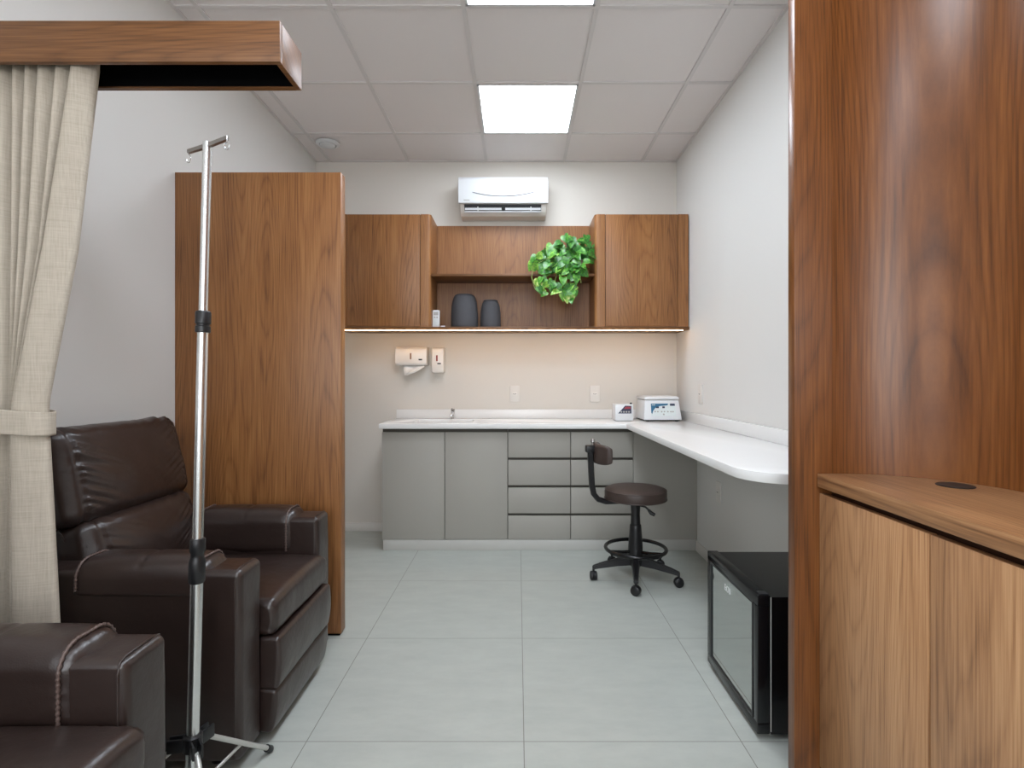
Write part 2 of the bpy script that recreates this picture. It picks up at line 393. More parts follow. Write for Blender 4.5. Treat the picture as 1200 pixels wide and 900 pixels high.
ao = bpy.data.objects.new('daylight', al); COL.objects.link(ao); ao.location = (XL-.35, (WY0+WY1)/2, 1.75); ao.rotation_euler = (0, -PI/2, 0)
struct('wall_right', bx(XR, XR+.1, YF, YB, 0, ZC+.02), M['wall'])
FX0, FX1 = -1.3, .9
wl = B(); box(wl, XL-.1, FX0, YF-.1, YF, 0, ZC+.02); box(wl, FX1, XR+.1, YF-.1, YF, 0, ZC+.02); box(wl, FX0, FX1, YF-.1, YF, 0, WZ0); box(wl, FX0, FX1, YF-.1, YF, WZ1, ZC+.02)
struct('wall_front', wl, M['wall'])
wf = B()
for a in ((FX0, FX1, WZ0, WZ0+.05), (FX0, FX1, WZ1-.05, WZ1), (FX0, FX0+.05, WZ0+.05, WZ1-.05), (FX1-.05, FX1, WZ0+.05, WZ1-.05), (-.225, -.175, WZ0+.05, WZ1-.05)): box(wf, a[0], a[1], YF-.07, YF-.02, a[2], a[3], bev=.004)
wo = struct('window_2', wf, M['base'])  # second made-up window, behind the camera, added for frontal fill
obj('pane', bx(FX0+.05, FX1-.05, YF-.048, YF-.044, WZ0+.05, WZ1-.05), M['clear'], wo)
al = bpy.data.lights.new('daylight', 'AREA'); al.shape = 'RECTANGLE'; al.size = 2.2; al.size_y = 1.7; al.energy = 80; al.color = (.95, .98, 1)  # lamp added behind the camera as soft fill from the front
ao = bpy.data.objects.new('daylight', al); COL.objects.link(ao); ao.location = (-.2, YF-.35, 1.65); ao.rotation_euler = (PI/2, 0, 0)
struct('ceiling', bx(XL-.1, XR+.1, YF-.1, YB+.1, ZC+.008, ZC+.1), M['tile_c'])
struct('baseboard_back', bx(-1.63, -.975, YB-.014, YB, 0, .072, bev=.003), M['base'])
struct('baseboard_left', bx(XL, XL+.014, 2.60, YB-.016, 0, .072, bev=.003), M['base'])
struct('baseboard_right', bx(XR-.014, XR, 1.60, 3.775, 0, .072, bev=.003), M['base'])
g = B()
TX, TY = .628, .6425
xs = [-.256 + TX*i for i in range(-2, 3)]
ys = [3.78 - TY*i for i in range(0, 10)]
for x in xs: box(g, x-.011, x+.011, YF, YB, ZC, ZC+.008)
for y in ys: box(g, XL, XR, y-.010, y+.010, ZC+.0005, ZC+.008)
box(g, XL, XL+.018, YF, YB, ZC+.001, ZC+.008); box(g, XR-.018, XR, YF, YB, ZC+.001, ZC+.008); box(g, XL, XR, YB-.018, YB, ZC+.001, ZC+.008)
struct('trim_1', g, M['tbar'])

# ceiling lights
lab = ['square white LED ceiling panel fully in view nearest the back wall', 'square white LED ceiling panel cut off by the top edge of the photo']
for i in range(5):
    y1 = 3.78 - .010 - 2*TY*i; y0 = y1 - TY + .020; x0 = -.256+.011; x1 = x0 + TX - .022
    cx, cy = (x0+x1)/2, (y0+y1)/2
    t = thing('ceiling_light', lab[i] if i < 2 else 'square white LED ceiling panel behind the camera, out of the photo', 'ceiling light', (cx, cy, ZC-.001), group='LED ceiling panels' if i > 1 else None)
    f = B()
    for a in ((x0, x1, y0, y0+.012), (x0, x1, y1-.012, y1), (x0, x0+.012, y0, y1), (x1-.012, x1, y0, y1)): box(f, *a, ZC-.002, ZC+.008)
    obj('frame', f, M['white'], t, off=t.location)
    obj('diffuser', bx(x0+.012, x1-.012, y0+.012, y1-.012, ZC+.001, ZC+.007), M['light'], t, off=t.location)
# round vent on the ceiling
t = thing('ceiling_vent', 'small round white vent on the ceiling tiles near the left back corner', 'vent', (-1.413, 3.93, ZC))
v = B(); lathe(v, [(.045, 0), (.085, 0), (.084, -.006), (.075, -.012), (.062, -.014), (.058, -.010), (.058, 0)], (-1.413, 3.93, ZC)); obj('ring', v, M['white'], t, off=t.location)
v = B(); lathe(v, [(0, -.001), (.055, -.001), (.054, -.016), (.045, -.022), (0, -.023)], (-1.413, 3.93, ZC)); obj('valve_disc', v, M['white'], t, off=t.location)

# ------------------------------------------------------------------ partition panel on the left
t = thing('partition_panel', 'tall freestanding walnut veneer partition panel behind the far armchair', 'partition', (-1.24, 2.548, 0))
obj('panel', bx(-1.632, -.842, 2.516, 2.578, .012, 2.207, bev=.002), M['wood_z'], t, off=t.location)
obj('bottom_strip', bx(-1.60, -.85, 2.525, 2.570, 0, .012), M['matblack'], t, off=t.location)

# ------------------------------------------------------------------ curtain box
t = thing('curtain_box', 'walnut pelmet box high on the left holding the beige curtain', 'pelmet', (-1.15, 1.547, 2.1))
zb, zt, y0, y1, xe = 2.106, 2.22, 1.473, 1.622, -.663
obj('front_board', prism(B(), [(XL, zb), (xe-.0, zb), (xe-.0, zt), (XL, zt)], 1, y0, y0+.016, bev=.001), M['wood_x'], t, off=t.location)
obj('back_board', bx(XL, xe-.016, y1-.016, y1, zb, zt-.016), M['wood_x'], t, off=t.location)
obj('end_board', bx(xe-.016, xe, y0+.016, y1, zb, zt, bev=.001), M['wood_x'], t, off=t.location)
obj('top_board', bx(XL, xe-.016, y0+.016, y1, zt-.016, zt), M['wood_x'], t, off=t.location)
ln = B(); box(ln, XL, xe-.017, y0+.017, y1-.017, zt-.022, zt-.0165); box(ln, XL, xe-.019, y0+.0162, y0+.018, zb+.004, zt-.022); box(ln, XL, xe-.019, y1-.018, y1-.0162, zb+.004, zt-.022); box(ln, xe-.0185, xe-.0162, y0+.018, y1-.018, zb+.004, zt-.022)
o = obj('black_lining', ln, M['matblack'], t, off=t.location); o['label'] = 'matt black inside of the box'
obj('curtain_rail', bx(XL+.01, xe-.02, 1.535, 1.555, zt-.040, zt-.0225), M['matblack'], t, off=t.location)

# ------------------------------------------------------------------ curtain
def pxx(px, Y=1.52): return (px-607)*Y/620
KY = [2.19, 2.12, 1.60, 1.16, 1.10, .92, .52, .006]
#  folds: left edges of the visible panels in order, as wall-to-room positions
KF = [
 [-44, -22, -5, 13, 28, 43, 64, 82],
 [-44, -22, -5, 13, 28, 43, 64, 82],
 [-43, -22, -6, 12.5, 20, 30, 45, 48],
 [-41, -20, -6, 10.8, 11.6, 12.3, 13, 13.8],
 [-40, -20, -7, 9, 9.8, 10.4, 11, 11.6],
 [-41, -21, -7, 9, 9.6, 10.2, 10.8, 11.6],
 [-42, -21, -7, 8, 9, 9.8, 10.8, 12],
 [-42, -21, -7, 8, 9, 9.8, 10.8, 12]]
KR = [113.5, 113.5, 88.5, 54, 53.5, 58, 66.5, 70]
def lerp_keys(z, K):
    for i in range(len(KY)-1):
        if z >= KY[i+1]:
            f = (z-KY[i+1])/(KY[i]-KY[i+1]); f = max(0, min(1, f))
            g = f*f*(3-2*f) if i not in (0, 2) else f
            a, b = K[i], K[i+1]
            return [b[j] + (a[j]-b[j])*f for j in range(len(a))] if isinstance(a, list) else b + (a-b)*f
    return K[-1]
def chaikin(p, it=3):
    for _ in range(it):
        q = [p[0]]
        for a, b in zip(p, p[1:]):
            q.append((a[0]*.75+b[0]*.25, a[1]*.75+b[1]*.25)); q.append((a[0]*.25+b[0]*.75, a[1]*.25+b[1]*.75))
        q.append(p[-1]); p = q
    return p
def curtain_section(z):
    F = lerp_keys(z, KF); R = lerp_keys(z, KR); F = F + [R]
    pinch = max(0, 1-abs(z-1.1)/.5)
    pts = []
    n = len(F)-1
    for i in range(n):
        yf = 1.532 - .0042*i - .004*pinch
        yf -= (.014*max(0, min(1, (1.7-z)/.5)) if i == n-1 else 0)
        yn = (1.532 - .0042*(i+1) - .004*pinch - (.014*max(0, min(1, (1.7-z)/.5)) if i+1 == n-1 else 0)) if i < n-1 else yf+.022
        x0, x1 = pxx(F[i], yf), pxx(F[i+1], yn)
        w = x1-x0
        yb = yf + .045*(1-.55*pinch)
        if i == n-1: yb = yf + .02
        wob = .0015*math.sin(7*z + i*2.1)
        ov = min(.012, .25*abs(w)+.003)
        if i > 0: pts.append((x0+.010, yb+.012)); pts.append((x0+.003, yb-.012))
        pts.append((x0, yf+.012)); pts.append((x0+.001, yf)); pts.append((x0+.35*w, yf-.003+wob)); pts.append((x0+.75*w, yf+(.010 if i == n-1 else .034)+wob))
        if i < n-1: pts.append((x1-.002, yf+.050)); pts.append((x1+ov, yb+.004)); pts.append((x1+ov+.006, yb+.014))
        else: pts.append((x1-.006, yf+.016)); pts.append((x1, yf+.028)); pts.append((x1-.01, yf+.045))
    return chaikin(pts, 2)
ct = thing('curtain', 'beige linen curtain hanging in folds from the walnut pelmet, gathered by a tieback', 'curtain', (-1.45, 1.547, 0))
cb = B(); rows = []
NZ = 110
for i in range(NZ+1):
    z = 2.178 - (2.178-.006)*i/NZ
    rows.append([cb.verts.new((x, y, z)) for x, y in curtain_section(z)])
for a, b in zip(rows, rows[1:]):
    for k in range(len(a)-1): cb.faces.new((a[k], a[k+1], b[k+1], b[k]))
o = obj('cloth', cb, M['linen'], ct, smooth=70, off=ct.location)
md = o.modifiers.new('thickness', 'SOLIDIFY'); md.thickness = .0016; md.offset = 0
# tieback band
tb = B()
path = [(-1.618, 1.484), (-1.50, 1.482), (-1.40, 1.483), (-1.366, 1.488), (-1.344, 1.501), (-1.335, 1.518), (-1.342, 1.538), (-1.366, 1.558), (-1.42, 1.570), (-1.55, 1.578), (-1.618, 1.578)]
path = chaikin([(x, y-.011 if y < 1.53 else y) for x, y in path], 2)
prev = None
for i, (x, y) in enumerate(path):
    dz = -.012*(x+1.618)/.27
    sag = .004*math.sin((x+1.6)*14)
    ring = [tb.verts.new((x, y, 1.142+dz+sag)), tb.verts.new((x, y, 1.138+dz+sag)), tb.verts.new((x, y, 1.110+dz)), tb.verts.new((x, y, 1.080+dz)), tb.verts.new((x, y, 1.074+dz+sag))]
    if prev:
        for k in range(4): tb.faces.new((prev[k], ring[k], ring[k+1], prev[k+1]))
    prev = ring
o = obj('tieback', tb, M['linen'], ct, smooth=60, off=ct.location)
md = o.modifiers.new('thickness', 'SOLIDIFY'); md.thickness = .004; md.offset = 0

# ------------------------------------------------------------------ upper cabinets
UF, UB, UZ0, UZ1 = 3.95, 4.268, 1.617, 2.456
def rounded_cab(x0, x1, inner_right):
    """carcass outline in plan with one rounded front corner towards the niche; door recess in front"""
    r = .026; D = .021
    bm = B()
    # stiles with rounded inner corner
    if inner_right:
        st = [(x1-.078, UF+D), (x1-.078, UF)] + arc(x1-r, UF+r, r, -90, 0, 6) + [(x1, UB), (x0, UB), (x0, UF), (x0+.078, UF), (x0+.078, UF+D)]
    else:
        st = [(x0+.078, UF+D), (x0+.078, UF)] + arc(x0+r, UF+r, r, 270, 180, 6) + [(x0, UB), (x1, UB), (x1, UF), (x1-.078, UF), (x1-.078, UF+D)]
    return prism(bm, st, 2, UZ0, UZ1)
CLx0, CLx1, CRx0, CRx1 = -1.357, -.650, .573, 1.272
for (x0, x1, ir, lb) in ((CLx0, CLx1, True, 'walnut wall cabinet at the left of the open niche, half behind the partition'), (CRx0, CRx1, False, 'walnut wall cabinet beside the right wall, next to the trailing plant')):
    t = thing('wall_cabinet', lb, 'cabinet', ((x0+x1)/2, 4.11, UZ0))
    obj('carcass', rounded_cab(x0, x1, ir), M['wood_z'], t, off=t.location)
    obj('door', bx(x0+.0815, x1-.0815, UF, UF+.0205, UZ0+.001, UZ1-.001, bev=.0012), M['wood_z'], t, off=t.location)
t = thing('niche_shelf', 'open walnut niche with a shelf between the two wall cabinets', 'shelf', (-.04, 4.2, UZ0))
obj('back_panel', bx(CLx1+.001, CRx0-.001, 4.250, 4.268, UZ0, 2.455), M['wood_z'], t, off=t.location)
obj('shelf', bx(CLx1+.001, CRx0-.001, UF+.004, 4.249, 1.995, 2.013, bev=.001), M['wood_x'], t, off=t.location)
t = thing('bottom_board', 'long walnut board under the wall cabinets with a glowing LED strip', 'board', (-.04, 4.1, 1.59))
obj('board', bx(CLx0, XR-.002, UF-.002, YB-.0005, 1.594, 1.616, bev=.0015), M['wood_x'], t, off=t.location)
o = obj('led_strip', bx(CLx0+.02, 1.235, UF+.010, UF+.017, 1.5882, 1.5938), M['led'], t, off=t.location); o['label'] = 'warm white LED strip'

# ------------------------------------------------------------------ things on the niche
def vase(cx, cy, R, H, lb):
    t = thing('vase', lb, 'vase', (cx, cy, 1.6165), group=None)
    pr = [(0, 0), (R*.93, 0), (R*.98, .006), (R, H*.10), (R*1.0, H*.35), (R*.97, H*.6), (R*.90, H*.8), (R*.82, H*.91), (R*.72, H*.975), (R*.62, H), (R*.56, H*.995), (R*.54, H*.97), (R*.66, H*.9), (R*.8, H*.6), (R*.85, H*.2), (0, H*.12)]
    b = B(); lathe(b, pr, (0, 0, 0), 40)
    obj('body', b, M['stone'], t)
    return t
vase(-.415, 4.11, .104, .262, 'taller dark grey matt rounded vase in the niche')
t = vase(-.213, 4.11, .079, .212, 'shorter dark grey matt vase with a ring rim, right of the taller one')
b = B(); tube(b, [(.050*math.cos(a), .050*math.sin(a), .213) for a in [2*PI*i/30 for i in range(30)]], .006, 8, closed=True); obj('rim_ring', b, M['stone'], t)
# remote control
t = thing('remote_control', 'white air conditioner remote control standing upright in the niche', 'remote control', (-.622, 4.02, 1.6165))
obj('case', bx(-.027, .027, -.010, .010, 0, .132, bev=.006, seg=3), M['white'], t)
o = obj('display', bx(-.018, .018, -.0112, -.0098, .092, .118, bev=.0004, seg=1), M['greyp'], t); o['label'] = 'grey display'
for r_ in range(4):
    for c_ in range(2): obj('button', bx(-.015+c_*.018, -.003+c_*.018, -.0115, -.0098, .018+r_*.018, .028+r_*.018, bev=.0006, seg=1), M['greyp'] if r_ == 3 else M['pale'], t)
t = thing('cable', 'short black cable with a white plug lying on the niche board', 'cable', (-.56, 4.03, 1.6165))
obj('plug', bx(-.028, .004, -.009, .009, .0, .014, bev=.003), M['white'], t)
b = B(); tube(b, [(.004, 0, .007), (.03, .002, .006), (.06, .02, .004), (.062, .06, .004), (.03, .09, .004)], .0035, 8); obj('cord', b, M['black'], t)

# ------------------------------------------------------------------ pothos
PLX, PLY = .43, 4.115
pt = thing('potted_pothos', 'lush green variegated trailing pothos in a pot on the niche shelf', 'plant', (PLX, PLY, 2.0135))
b = B(); lathe(b, [(0, 0), (.070, 0), (.075, .01), (.092, .11), (.095, .115), (.095, .125), (.088, .125), (.086, .11), (.080, .105), (0, .10)], (0, 0, 0), 32); obj('pot', b, M['pot'], pt)
poly = [(622, 306), (632, 299), (641, 289), (654, 283), (671, 275), (689, 277), (696, 288), (696, 312), (688, 318), (678, 326), (677, 344), (671, 355), (656, 353), (647, 346), (635, 346), (627, 337), (623, 320)]
def inside(x, y):
    c = False; j = len(poly)-1
    for i in range(len(poly)):
        xi, yi = poly[i]; xj, yj = poly[j]
        if (yi > y) != (yj > y) and x < (xj-xi)*(y-yi)/(yj-yi)+xi: c = not c
        j = i
    return c
def leaf(bm, lay, pos, nrm, tip, size, tone):
    nrm = nrm.normalized(); tip = (tip - nrm*tip.dot(nrm)).normalized(); side = nrm.cross(tip)
    out = [(0, -.02), (.22, -.14), (.42, -.06), (.50, .16), (.44, .42), (.28, .70), (.12, .90), (0, 1.04)]
    def P(a, l):
        fold = .22*abs(a); bend = -.28*(l-.3)**2
        return pos + (side*a*.92 + tip*(l-.4) + nrm*(fold+bend))*size
    mid = [bm.verts.new(P(0, max(0, l))) for a, l in out]
    for s in (-1, 1):
        ed = [mid[0]] + [bm.verts.new(P(s*a, l)) for a, l in out[1:-1]] + [mid[-1]]
        for i in range(len(out)-1):
            q = [mid[i], mid[i+1], ed[i+1], ed[i]]
            q2 = []
            for v in q:
                if v not in q2: q2.append(v)
            if len(q2) < 3: continue
            f = bm.faces.new(q2 if s > 0 else q2[::-1])
            for lp in f.loops:
                e = lp.vert in mid
                tt = tone + (.10 if not e else -.06)
                lp[lay] = (tt, tt, tt, 1)
fb = B(); lay = fb.loops.layers.color.new('tone')
cnt = 0; leafpos = []
while cnt < 205:
    px, py = random.uniform(620, 698), random.uniform(274, 357)
    if not inside(px, py): continue
    if py > 322 and random.random() < .35: continue
    if (px-650)**2/90 + (py-326)**2/26 < 1: continue
    up = py < 318
    Y = random.uniform(3.93, 4.16) if up else random.uniform(3.88, 3.935)
    if py > 300 and up: Y = random.uniform(3.88, 4.02)
    x = (px-607)*3.97/620; z = 1.22 + (445-py)*3.97/620
    # keep clear of shelf edge
    if z < 2.06 and Y > 3.915: Y = random.uniform(3.87, 3.915)
    size = random.uniform(.050, .082)*(1.0 if py < 330 else .88)
    if x > .555: continue
    if cnt > 60 and min((abs(x-a)+abs(z-c) for a, c in leafpos[-60:]), default=1) < .012: continue
    leafpos.append((x, z))
    cxp, czp = PLX-.02, 2.10
    rad = Vector((x-cxp, 0, z-czp)); rad = rad.normalized() if rad.length > .01 else Vector((0, 0, 1))
    nr = Vector((rad.x*.45 + random.gauss(0, .35), -1 + random.gauss(0, .25), .55*(1 if up else .3) + random.gauss(0, .35)))
    tp = Vector((rad.x*.9 + random.gauss(0, .5), -.3, -.6 + random.gauss(0, .5)))
    lo = min(1, max(0, (py-290)/60)); lf = min(1, max(0, (660-px)/40))
    tone = .27 + .26*lo + .16*lf + random.gauss(0, .2)
    leaf(fb, lay, Vector((x, Y, z)), nr, tp, size, max(.0, min(.9, tone)))
    cnt += 1
for v in fb.verts:
    if v.co.y > UF-.012: v.co.x = min(v.co.x, .568)
    if v.co.x > .568 : v.co.y = min(v.co.y, UF-.02)
    if UF-.004 < v.co.y: v.co.z = max(v.co.z, 2.016)
    v.co.y = min(v.co.y, 4.246)
me_l = fb
bmesh.ops.translate(fb, verts=fb.verts, vec=-Vector((PLX, PLY, 2.0135)))
me = bpy.data.meshes.new('foliage'); fb.to_mesh(me); fb.free(); me.materials.append(M['leaf'])
for p in me.polygons: p.use_smooth = True
fo = bpy.data.objects.new('foliage', me); COL.objects.link(fo); fo.parent = pt
vb = B()
def W(px, py, Y): return Vector(((px-607)*Y/620, Y, 1.22+(445-py)*Y/620)) - Vector((PLX, PLY, 2.0135))
for pts in ([(668, 300, 4.03), (640, 303, 3.93), (625, 312, 3.90), (623, 325, 3.90), (627, 339, 3.90), (634, 345, 3.90)], [(665, 302, 4.04), (655, 312, 3.92), (650, 330, 3.91), (654, 345, 3.91), (660, 354, 3.91)], [(672, 304, 4.04), (672, 315, 3.92), (668, 330, 3.91), (670, 342, 3.91), (672, 352, 3.91)], [(680, 306, 4.04), (682, 316, 3.92), (680, 325, 3.91), (681, 332, 3.91)], [(660, 300, 4.04), (643, 312, 3.92), (640, 330, 3.905), (646, 342, 3.905)]):
    P = [W(*p) for p in pts]
    q = []
    for a, c in zip(P, P[1:]): q += [a, a.lerp(c, .5)]
    q.append(P[-1]); tube(vb, q, .0026, 6)
obj('vine', vb, M['vine'], pt)

# ------------------------------------------------------------------ air conditioner
t = thing('air_conditioner', 'white wall mounted split air conditioner above the walnut cabinets', 'air conditioner', (-.115, 4.2, 2.5))
ax0, ax1 = -.46, .232
prof = [(4.268, 2.792), (4.13, 2.792), (4.09, 2.775), (4.085, 2.60), (4.10, 2.575), (4.125, 2.53), (4.16, 2.503), (4.22, 2.497), (4.268, 2.497)]
obj('body', prism(B(), prof, 0, ax0+.012, ax1-.014, bev=.004), M['warmwhite'], t, off=t.location)
pf = [(4.128, 2.796), (4.095, 2.788), (4.074, 2.765), (4.066, 2.70), (4.068, 2.62), (4.073, 2.582), (4.084, 2.576), (4.084, 2.775), (4.128, 2.7925)]
obj('front_panel', prism(B(), pf, 0, ax0, ax1, bev=.003), M['white'], t, off=t.location)
b = B(); nq = 26; pts = []
for i in range(nq+1):
    u = i/nq*2-1; pts.append((-.115+u*.235, 4.0656, 2.632+.030*u*u))
tube(b, pts, .0030, 8); obj('trim_line', b, M['midgrey'], t, off=t.location)
b = B()
# outlet: dark slot box set on the sloping lip
sl = [(4.089, 2.570), (4.104, 2.546), (4.119, 2.520), (4.126, 2.524), (4.104, 2.572)]
obj('air_outlet', prism(B(), [(4.083, 2.573), (4.112, 2.521), (4.126, 2.526), (4.098, 2.576)], 0, ax0+.045, ax1-.052), M['darkp'], t, off=t.location)
for xa, xb in ((ax0+.050, -.128), (-.098, ax1-.056)):
    obj('louver', prism(B(), [(4.0885, 2.548), (4.0965, 2.534), (4.1010, 2.536), (4.0930, 2.550)], 0, xa, xb), M['white'], t, off=t.location)
obj('louver', prism(B(), [(4.0995, 2.5265), (4.108, 2.517), (4.114, 2.5195), (4.104, 2.530)], 0, ax0+.046, ax1-.053), M['white'], t, off=t.location)
for xq in (-.31, -.112, .10): obj('fin', prism(B(), [(4.085, 2.556), (4.106, 2.520), (4.110, 2.523), (4.090, 2.559)], 0, xq-.004, xq+.004), M['white'] if xq != -.112 else M['darkp'], t, off=t.location)
obj('badge', bx(ax0+.042, ax0+.088, 4.0685, 4.0715, 2.599, 2.606), M['greyp'], t, off=t.location)

# ------------------------------------------------------------------ lower run of cabinets
CF, CB, CZ0, CZ1 = 3.78, 4.262, .077, .866
def shell(x0, x1, dy=.020):
    bm = B(); th = .016; y0 = CF+dy
    box(bm, x0, x0+th, y0, CB, CZ0, CZ1); box(bm, x1-th, x1, y0, CB, CZ0, CZ1)
    box(bm, x0+th, x1-th, y0, CB, CZ0, CZ0+th); box(bm, x0+th, x1-th, CB-th, CB, CZ0+th, CZ1)
    return bm
t = thing('base_cabinet', 'grey base cabinet with two plain tall doors under the sink', 'cabinet', (-.5225, 4.02, 0))
sh = shell(-.972, -.0745, .0345); obj('top_rail', bx(-.972, -.0745, CF+.0235, CF+.034, .70, CZ1), M['groove'], t, off=t.location)  # dark strip added as the shade below the worktop
obj('carcass', sh, M['cab'], t, off=t.location)
for x0, x1 in ((-.972, -.5255), (-.5215, -.0755)):
    obj('door', bx(x0, x1, CF, CF+.0195, .080, .845, bev=.0015), M['cab'], t, off=t.location)
zr = [(.664, .845), (.4665, .646), (.2655, .4485), (.080, .2475)]
for (x0, x1, lb) in ((-.0715, .3755, 'grey unit of four drawers next to the tall grey doors'), (.3785, .823, 'grey unit of four drawers behind the swivel stool')):
    t = thing('drawer_cabinet', lb, 'cabinet', ((x0+x1)/2, 4.02, 0))
    sh = shell(x0, x1)
    box(sh, x0+.016, x1-.016, CF+.028, CF+.036, CZ0+.016, CZ1)
    obj('carcass', sh, M['groove'], t, off=t.location)  # carcass coloured as the shade in the drawer gaps
    for z0, z1 in zr: obj('drawer', bx(x0+.001, x1-.001, CF, CF+.0195, z0, z1, bev=.0015), M['cab'], t, off=t.location)
o = obj('filler_panel', bx(.8255, XR-.001, CF+.001, CF+.019, .077, .866), M['cab']); tag(o, 'plain grey panel closing the knee space between drawers and right wall', 'panel')
o = obj('plinth', bx(-.964, XR-.002, CF+.002, CF+.022, 0, .076, bev=.001), M['plinth']); tag(o, 'long pale grey plinth on the floor under the grey cabinets', 'plinth')

# countertop: L-shape with rounded free end and a hole for the sink
def counter():
    cu = bpy.data.curves.new('c', 'CURVE'); cu.dimensions = '2D'; cu.fill_mode = 'BOTH'; cu.extrude = .0155; cu.bevel_depth = .002; cu.bevel_resolution = 1
    R = .16; xi = .766; ye = 1.735
    outer = [(-.976, 3.718), (xi-.012, 3.718), (xi-.003, 3.714), (xi, 3.705)] + arc(xi+R, ye+R, R, 180, 270, 12) + [(XR-.003, ye), (XR-.003, 4.266), (-.976, 4.266)]
    rr = .045; x0, x1, y0, y1 = -.77, -.33, 3.87, 4.135
    hole = arc(x0+rr, y0+rr, rr, 180, 270, 6) + arc(x1-rr, y0+rr, rr, 270, 360, 6) + arc(x1-rr, y1-rr, rr, 0, 90, 6) + arc(x0+rr, y1-rr, rr, 90, 180, 6)
    for pl in (outer, hole):
        s = cu.splines.new('POLY'); s.points.add(len(pl)-1); s.use_cyclic_u = True
        for p, q in zip(s.points, pl): p.co = (q[0], q[1], 0, 1)
    ob = bpy.data.objects.new('c', cu); COL.objects.link(ob)
    dg = bpy.context.evaluated_depsgraph_get(); dg.update()
    me = bpy.data.meshes.new_from_object(ob.evaluated_get(dg)); bm = B(); bm.from_mesh(me)
    bpy.data.objects.remove(ob); bpy.data.curves.remove(cu); bpy.data.meshes.remove(me)
    bmesh.ops.remove_doubles(bm, verts=bm.verts, dist=.0002)
    bmesh.ops.translate(bm, verts=bm.verts, vec=(0, 0, .8925))
    return bm, hole
t = thing('countertop', 'L-shaped white quartz worktop with rounded free end along the right wall', 'countertop', (0, 4.0, .875))
cbm, hole = counter()
obj('slab', cbm, M['quartz'], t, smooth=30, off=t.location)
b = B(); box(b, -.976, XR-.003, 4.248, 4.2665, .9105, .982, bev=.0015); box(b, XR-.0215, XR-.003, 1.735, 4.247, .9105, .982, bev=.0015)
obj('backsplash', b, M['quartz'], t, off=t.location)
b = B(); n = len(hole); cxh, cyh = -.55, 4.0025
ring = [[b.verts.new((cxh+(x-cxh)*s, cyh+(y-cyh)*s, z)) for x, y in hole] for s, z in ((1.012, .8745), (1.005, .84), (.97, .755), (.88, .742), (.15, .738))]
for a, c in zip(ring, ring[1:]):
    for k in range(n): b.faces.new((a[k], a[(k+1) % n], c[(k+1) % n], c[k]))
b.faces.new(ring[-1])
o = obj('sink_basin', b, M['quartz'], t, off=t.location); md = o.modifiers.new('th', 'SOLIDIFY'); md.thickness = .006; md.offset = 1
# faucet
t = thing('faucet', 'small chrome faucet standing behind the sink on the white worktop', 'faucet', (-.515, 4.18, .910))
b = B(); lathe(b, [(0, 0), (.024, 0), (.024, .006), (.016, .010), (.015, .045), (.017, .048), (.017, .060), (0, .062)], (0, 0, 0), 24); obj('body', b, M['chrome'], t)
b = B(); tube(b, [(0, -.008, .040), (0, -.05, .046), (0, -.09, .043), (0, -.105, .034), (0, -.107, .024)], [.010, .0095, .009, .009, .009], 14); obj('spout', b, M['chrome'], t)
b = B(); lathe(b, [(0, .062), (.013, .062), (.015, .068), (.014, .080), (0, .083)], (0, 0, 0), 20); tube(b, [(0, 0, .074), (0, -.03, .082), (0, -.045, .086)], [.006, .005, .004], 10); obj('handle', b, M['steel_dark'], t)

# ------------------------------------------------------------------ dispensers and outlets
t = thing('paper_towel_dispenser', 'white paper towel dispenser on the back wall with a sheet hanging out', 'dispenser', (-.838, 4.2, 1.33))
b = B(); prism(b, [(4.268, 1.333), (4.152, 1.333), (4.142, 1.350), (4.140, 1.42), (4.150, 1.462), (4.175, 1.480), (4.268, 1.480)], 0, -.962, -.716, bev=.006, seg=2)
obj('case', b, M['warmwhite'], t, off=t.location)
obj('window', bx(-.846, -.834, 4.1385, 4.1425, 1.380, 1.428, bev=.001, seg=1), M['brownslot'], t, off=t.location)
obj('lock', bx(-.778, -.750, 4.1385, 4.1425, 1.372, 1.383, bev=.001, seg=1), M['darkp'], t, off=t.location)
b = B()
A_ = [(-.906, 4.175, 1.334), (-.90, 4.165, 1.29), (-.892, 4.158, 1.254)]
C_ = [(-.742, 4.175, 1.334), (-.80, 4.160, 1.300), (-.872, 4.158, 1.258)]
va = [[b.verts.new(Vector(p).lerp(Vector(q), f) + Vector((0, -.006*math.sin(f*PI*2), 0))) for f in (0, .25, .5, .75, 1)] for p, q in zip(A_, C_)]
for r0, r1 in zip(va, va[1:]):
    for k in range(4): b.faces.new((r0[k], r0[k+1], r1[k+1], r1[k]))
v0 = [b.verts.new(p) for p in ((-.742, 4.172, 1.334), (-.735, 4.158, 1.322), (-.80, 4.145, 1.280), (-.872, 4.150, 1.252))]
v1 = [b.verts.new(p) for p in ((-.80, 4.172, 1.334), (-.79, 4.156, 1.318), (-.84, 4.143, 1.292), (-.885, 4.148, 1.256))]
for k in range(3): b.faces.new((v0[k], v0[k+1], v1[k+1], v1[k]))
o = obj('paper_sheet', b, M['paper'], t, off=t.location); md = o.modifiers.new('th', 'SOLIDIFY'); md.thickness = .001
t = thing('soap_dispenser', 'narrow white soap dispenser on the back wall with a red window', 'dispenser', (-.632, 4.2, 1.275))
b = B(); prism(b, [(4.268, 1.285), (4.19, 1.275), (4.165, 1.278), (4.158, 1.34), (4.155, 1.43), (4.163, 1.463), (4.185, 1.476), (4.268, 1.476)], 0, -.679, -.586, bev=.006)
obj('case', b, M['warmwhite'], t, off=t.location)
obj('window', bx(-.643, -.631, 4.153, 4.160, 1.366, 1.412, bev=.001, seg=1), M['redslot'], t, off=t.location)
obj('lock', bx(-.634, -.606, 4.1545, 4.162, 1.342, 1.352, bev=.001, seg=1), M['darkp'], t, off=t.location)
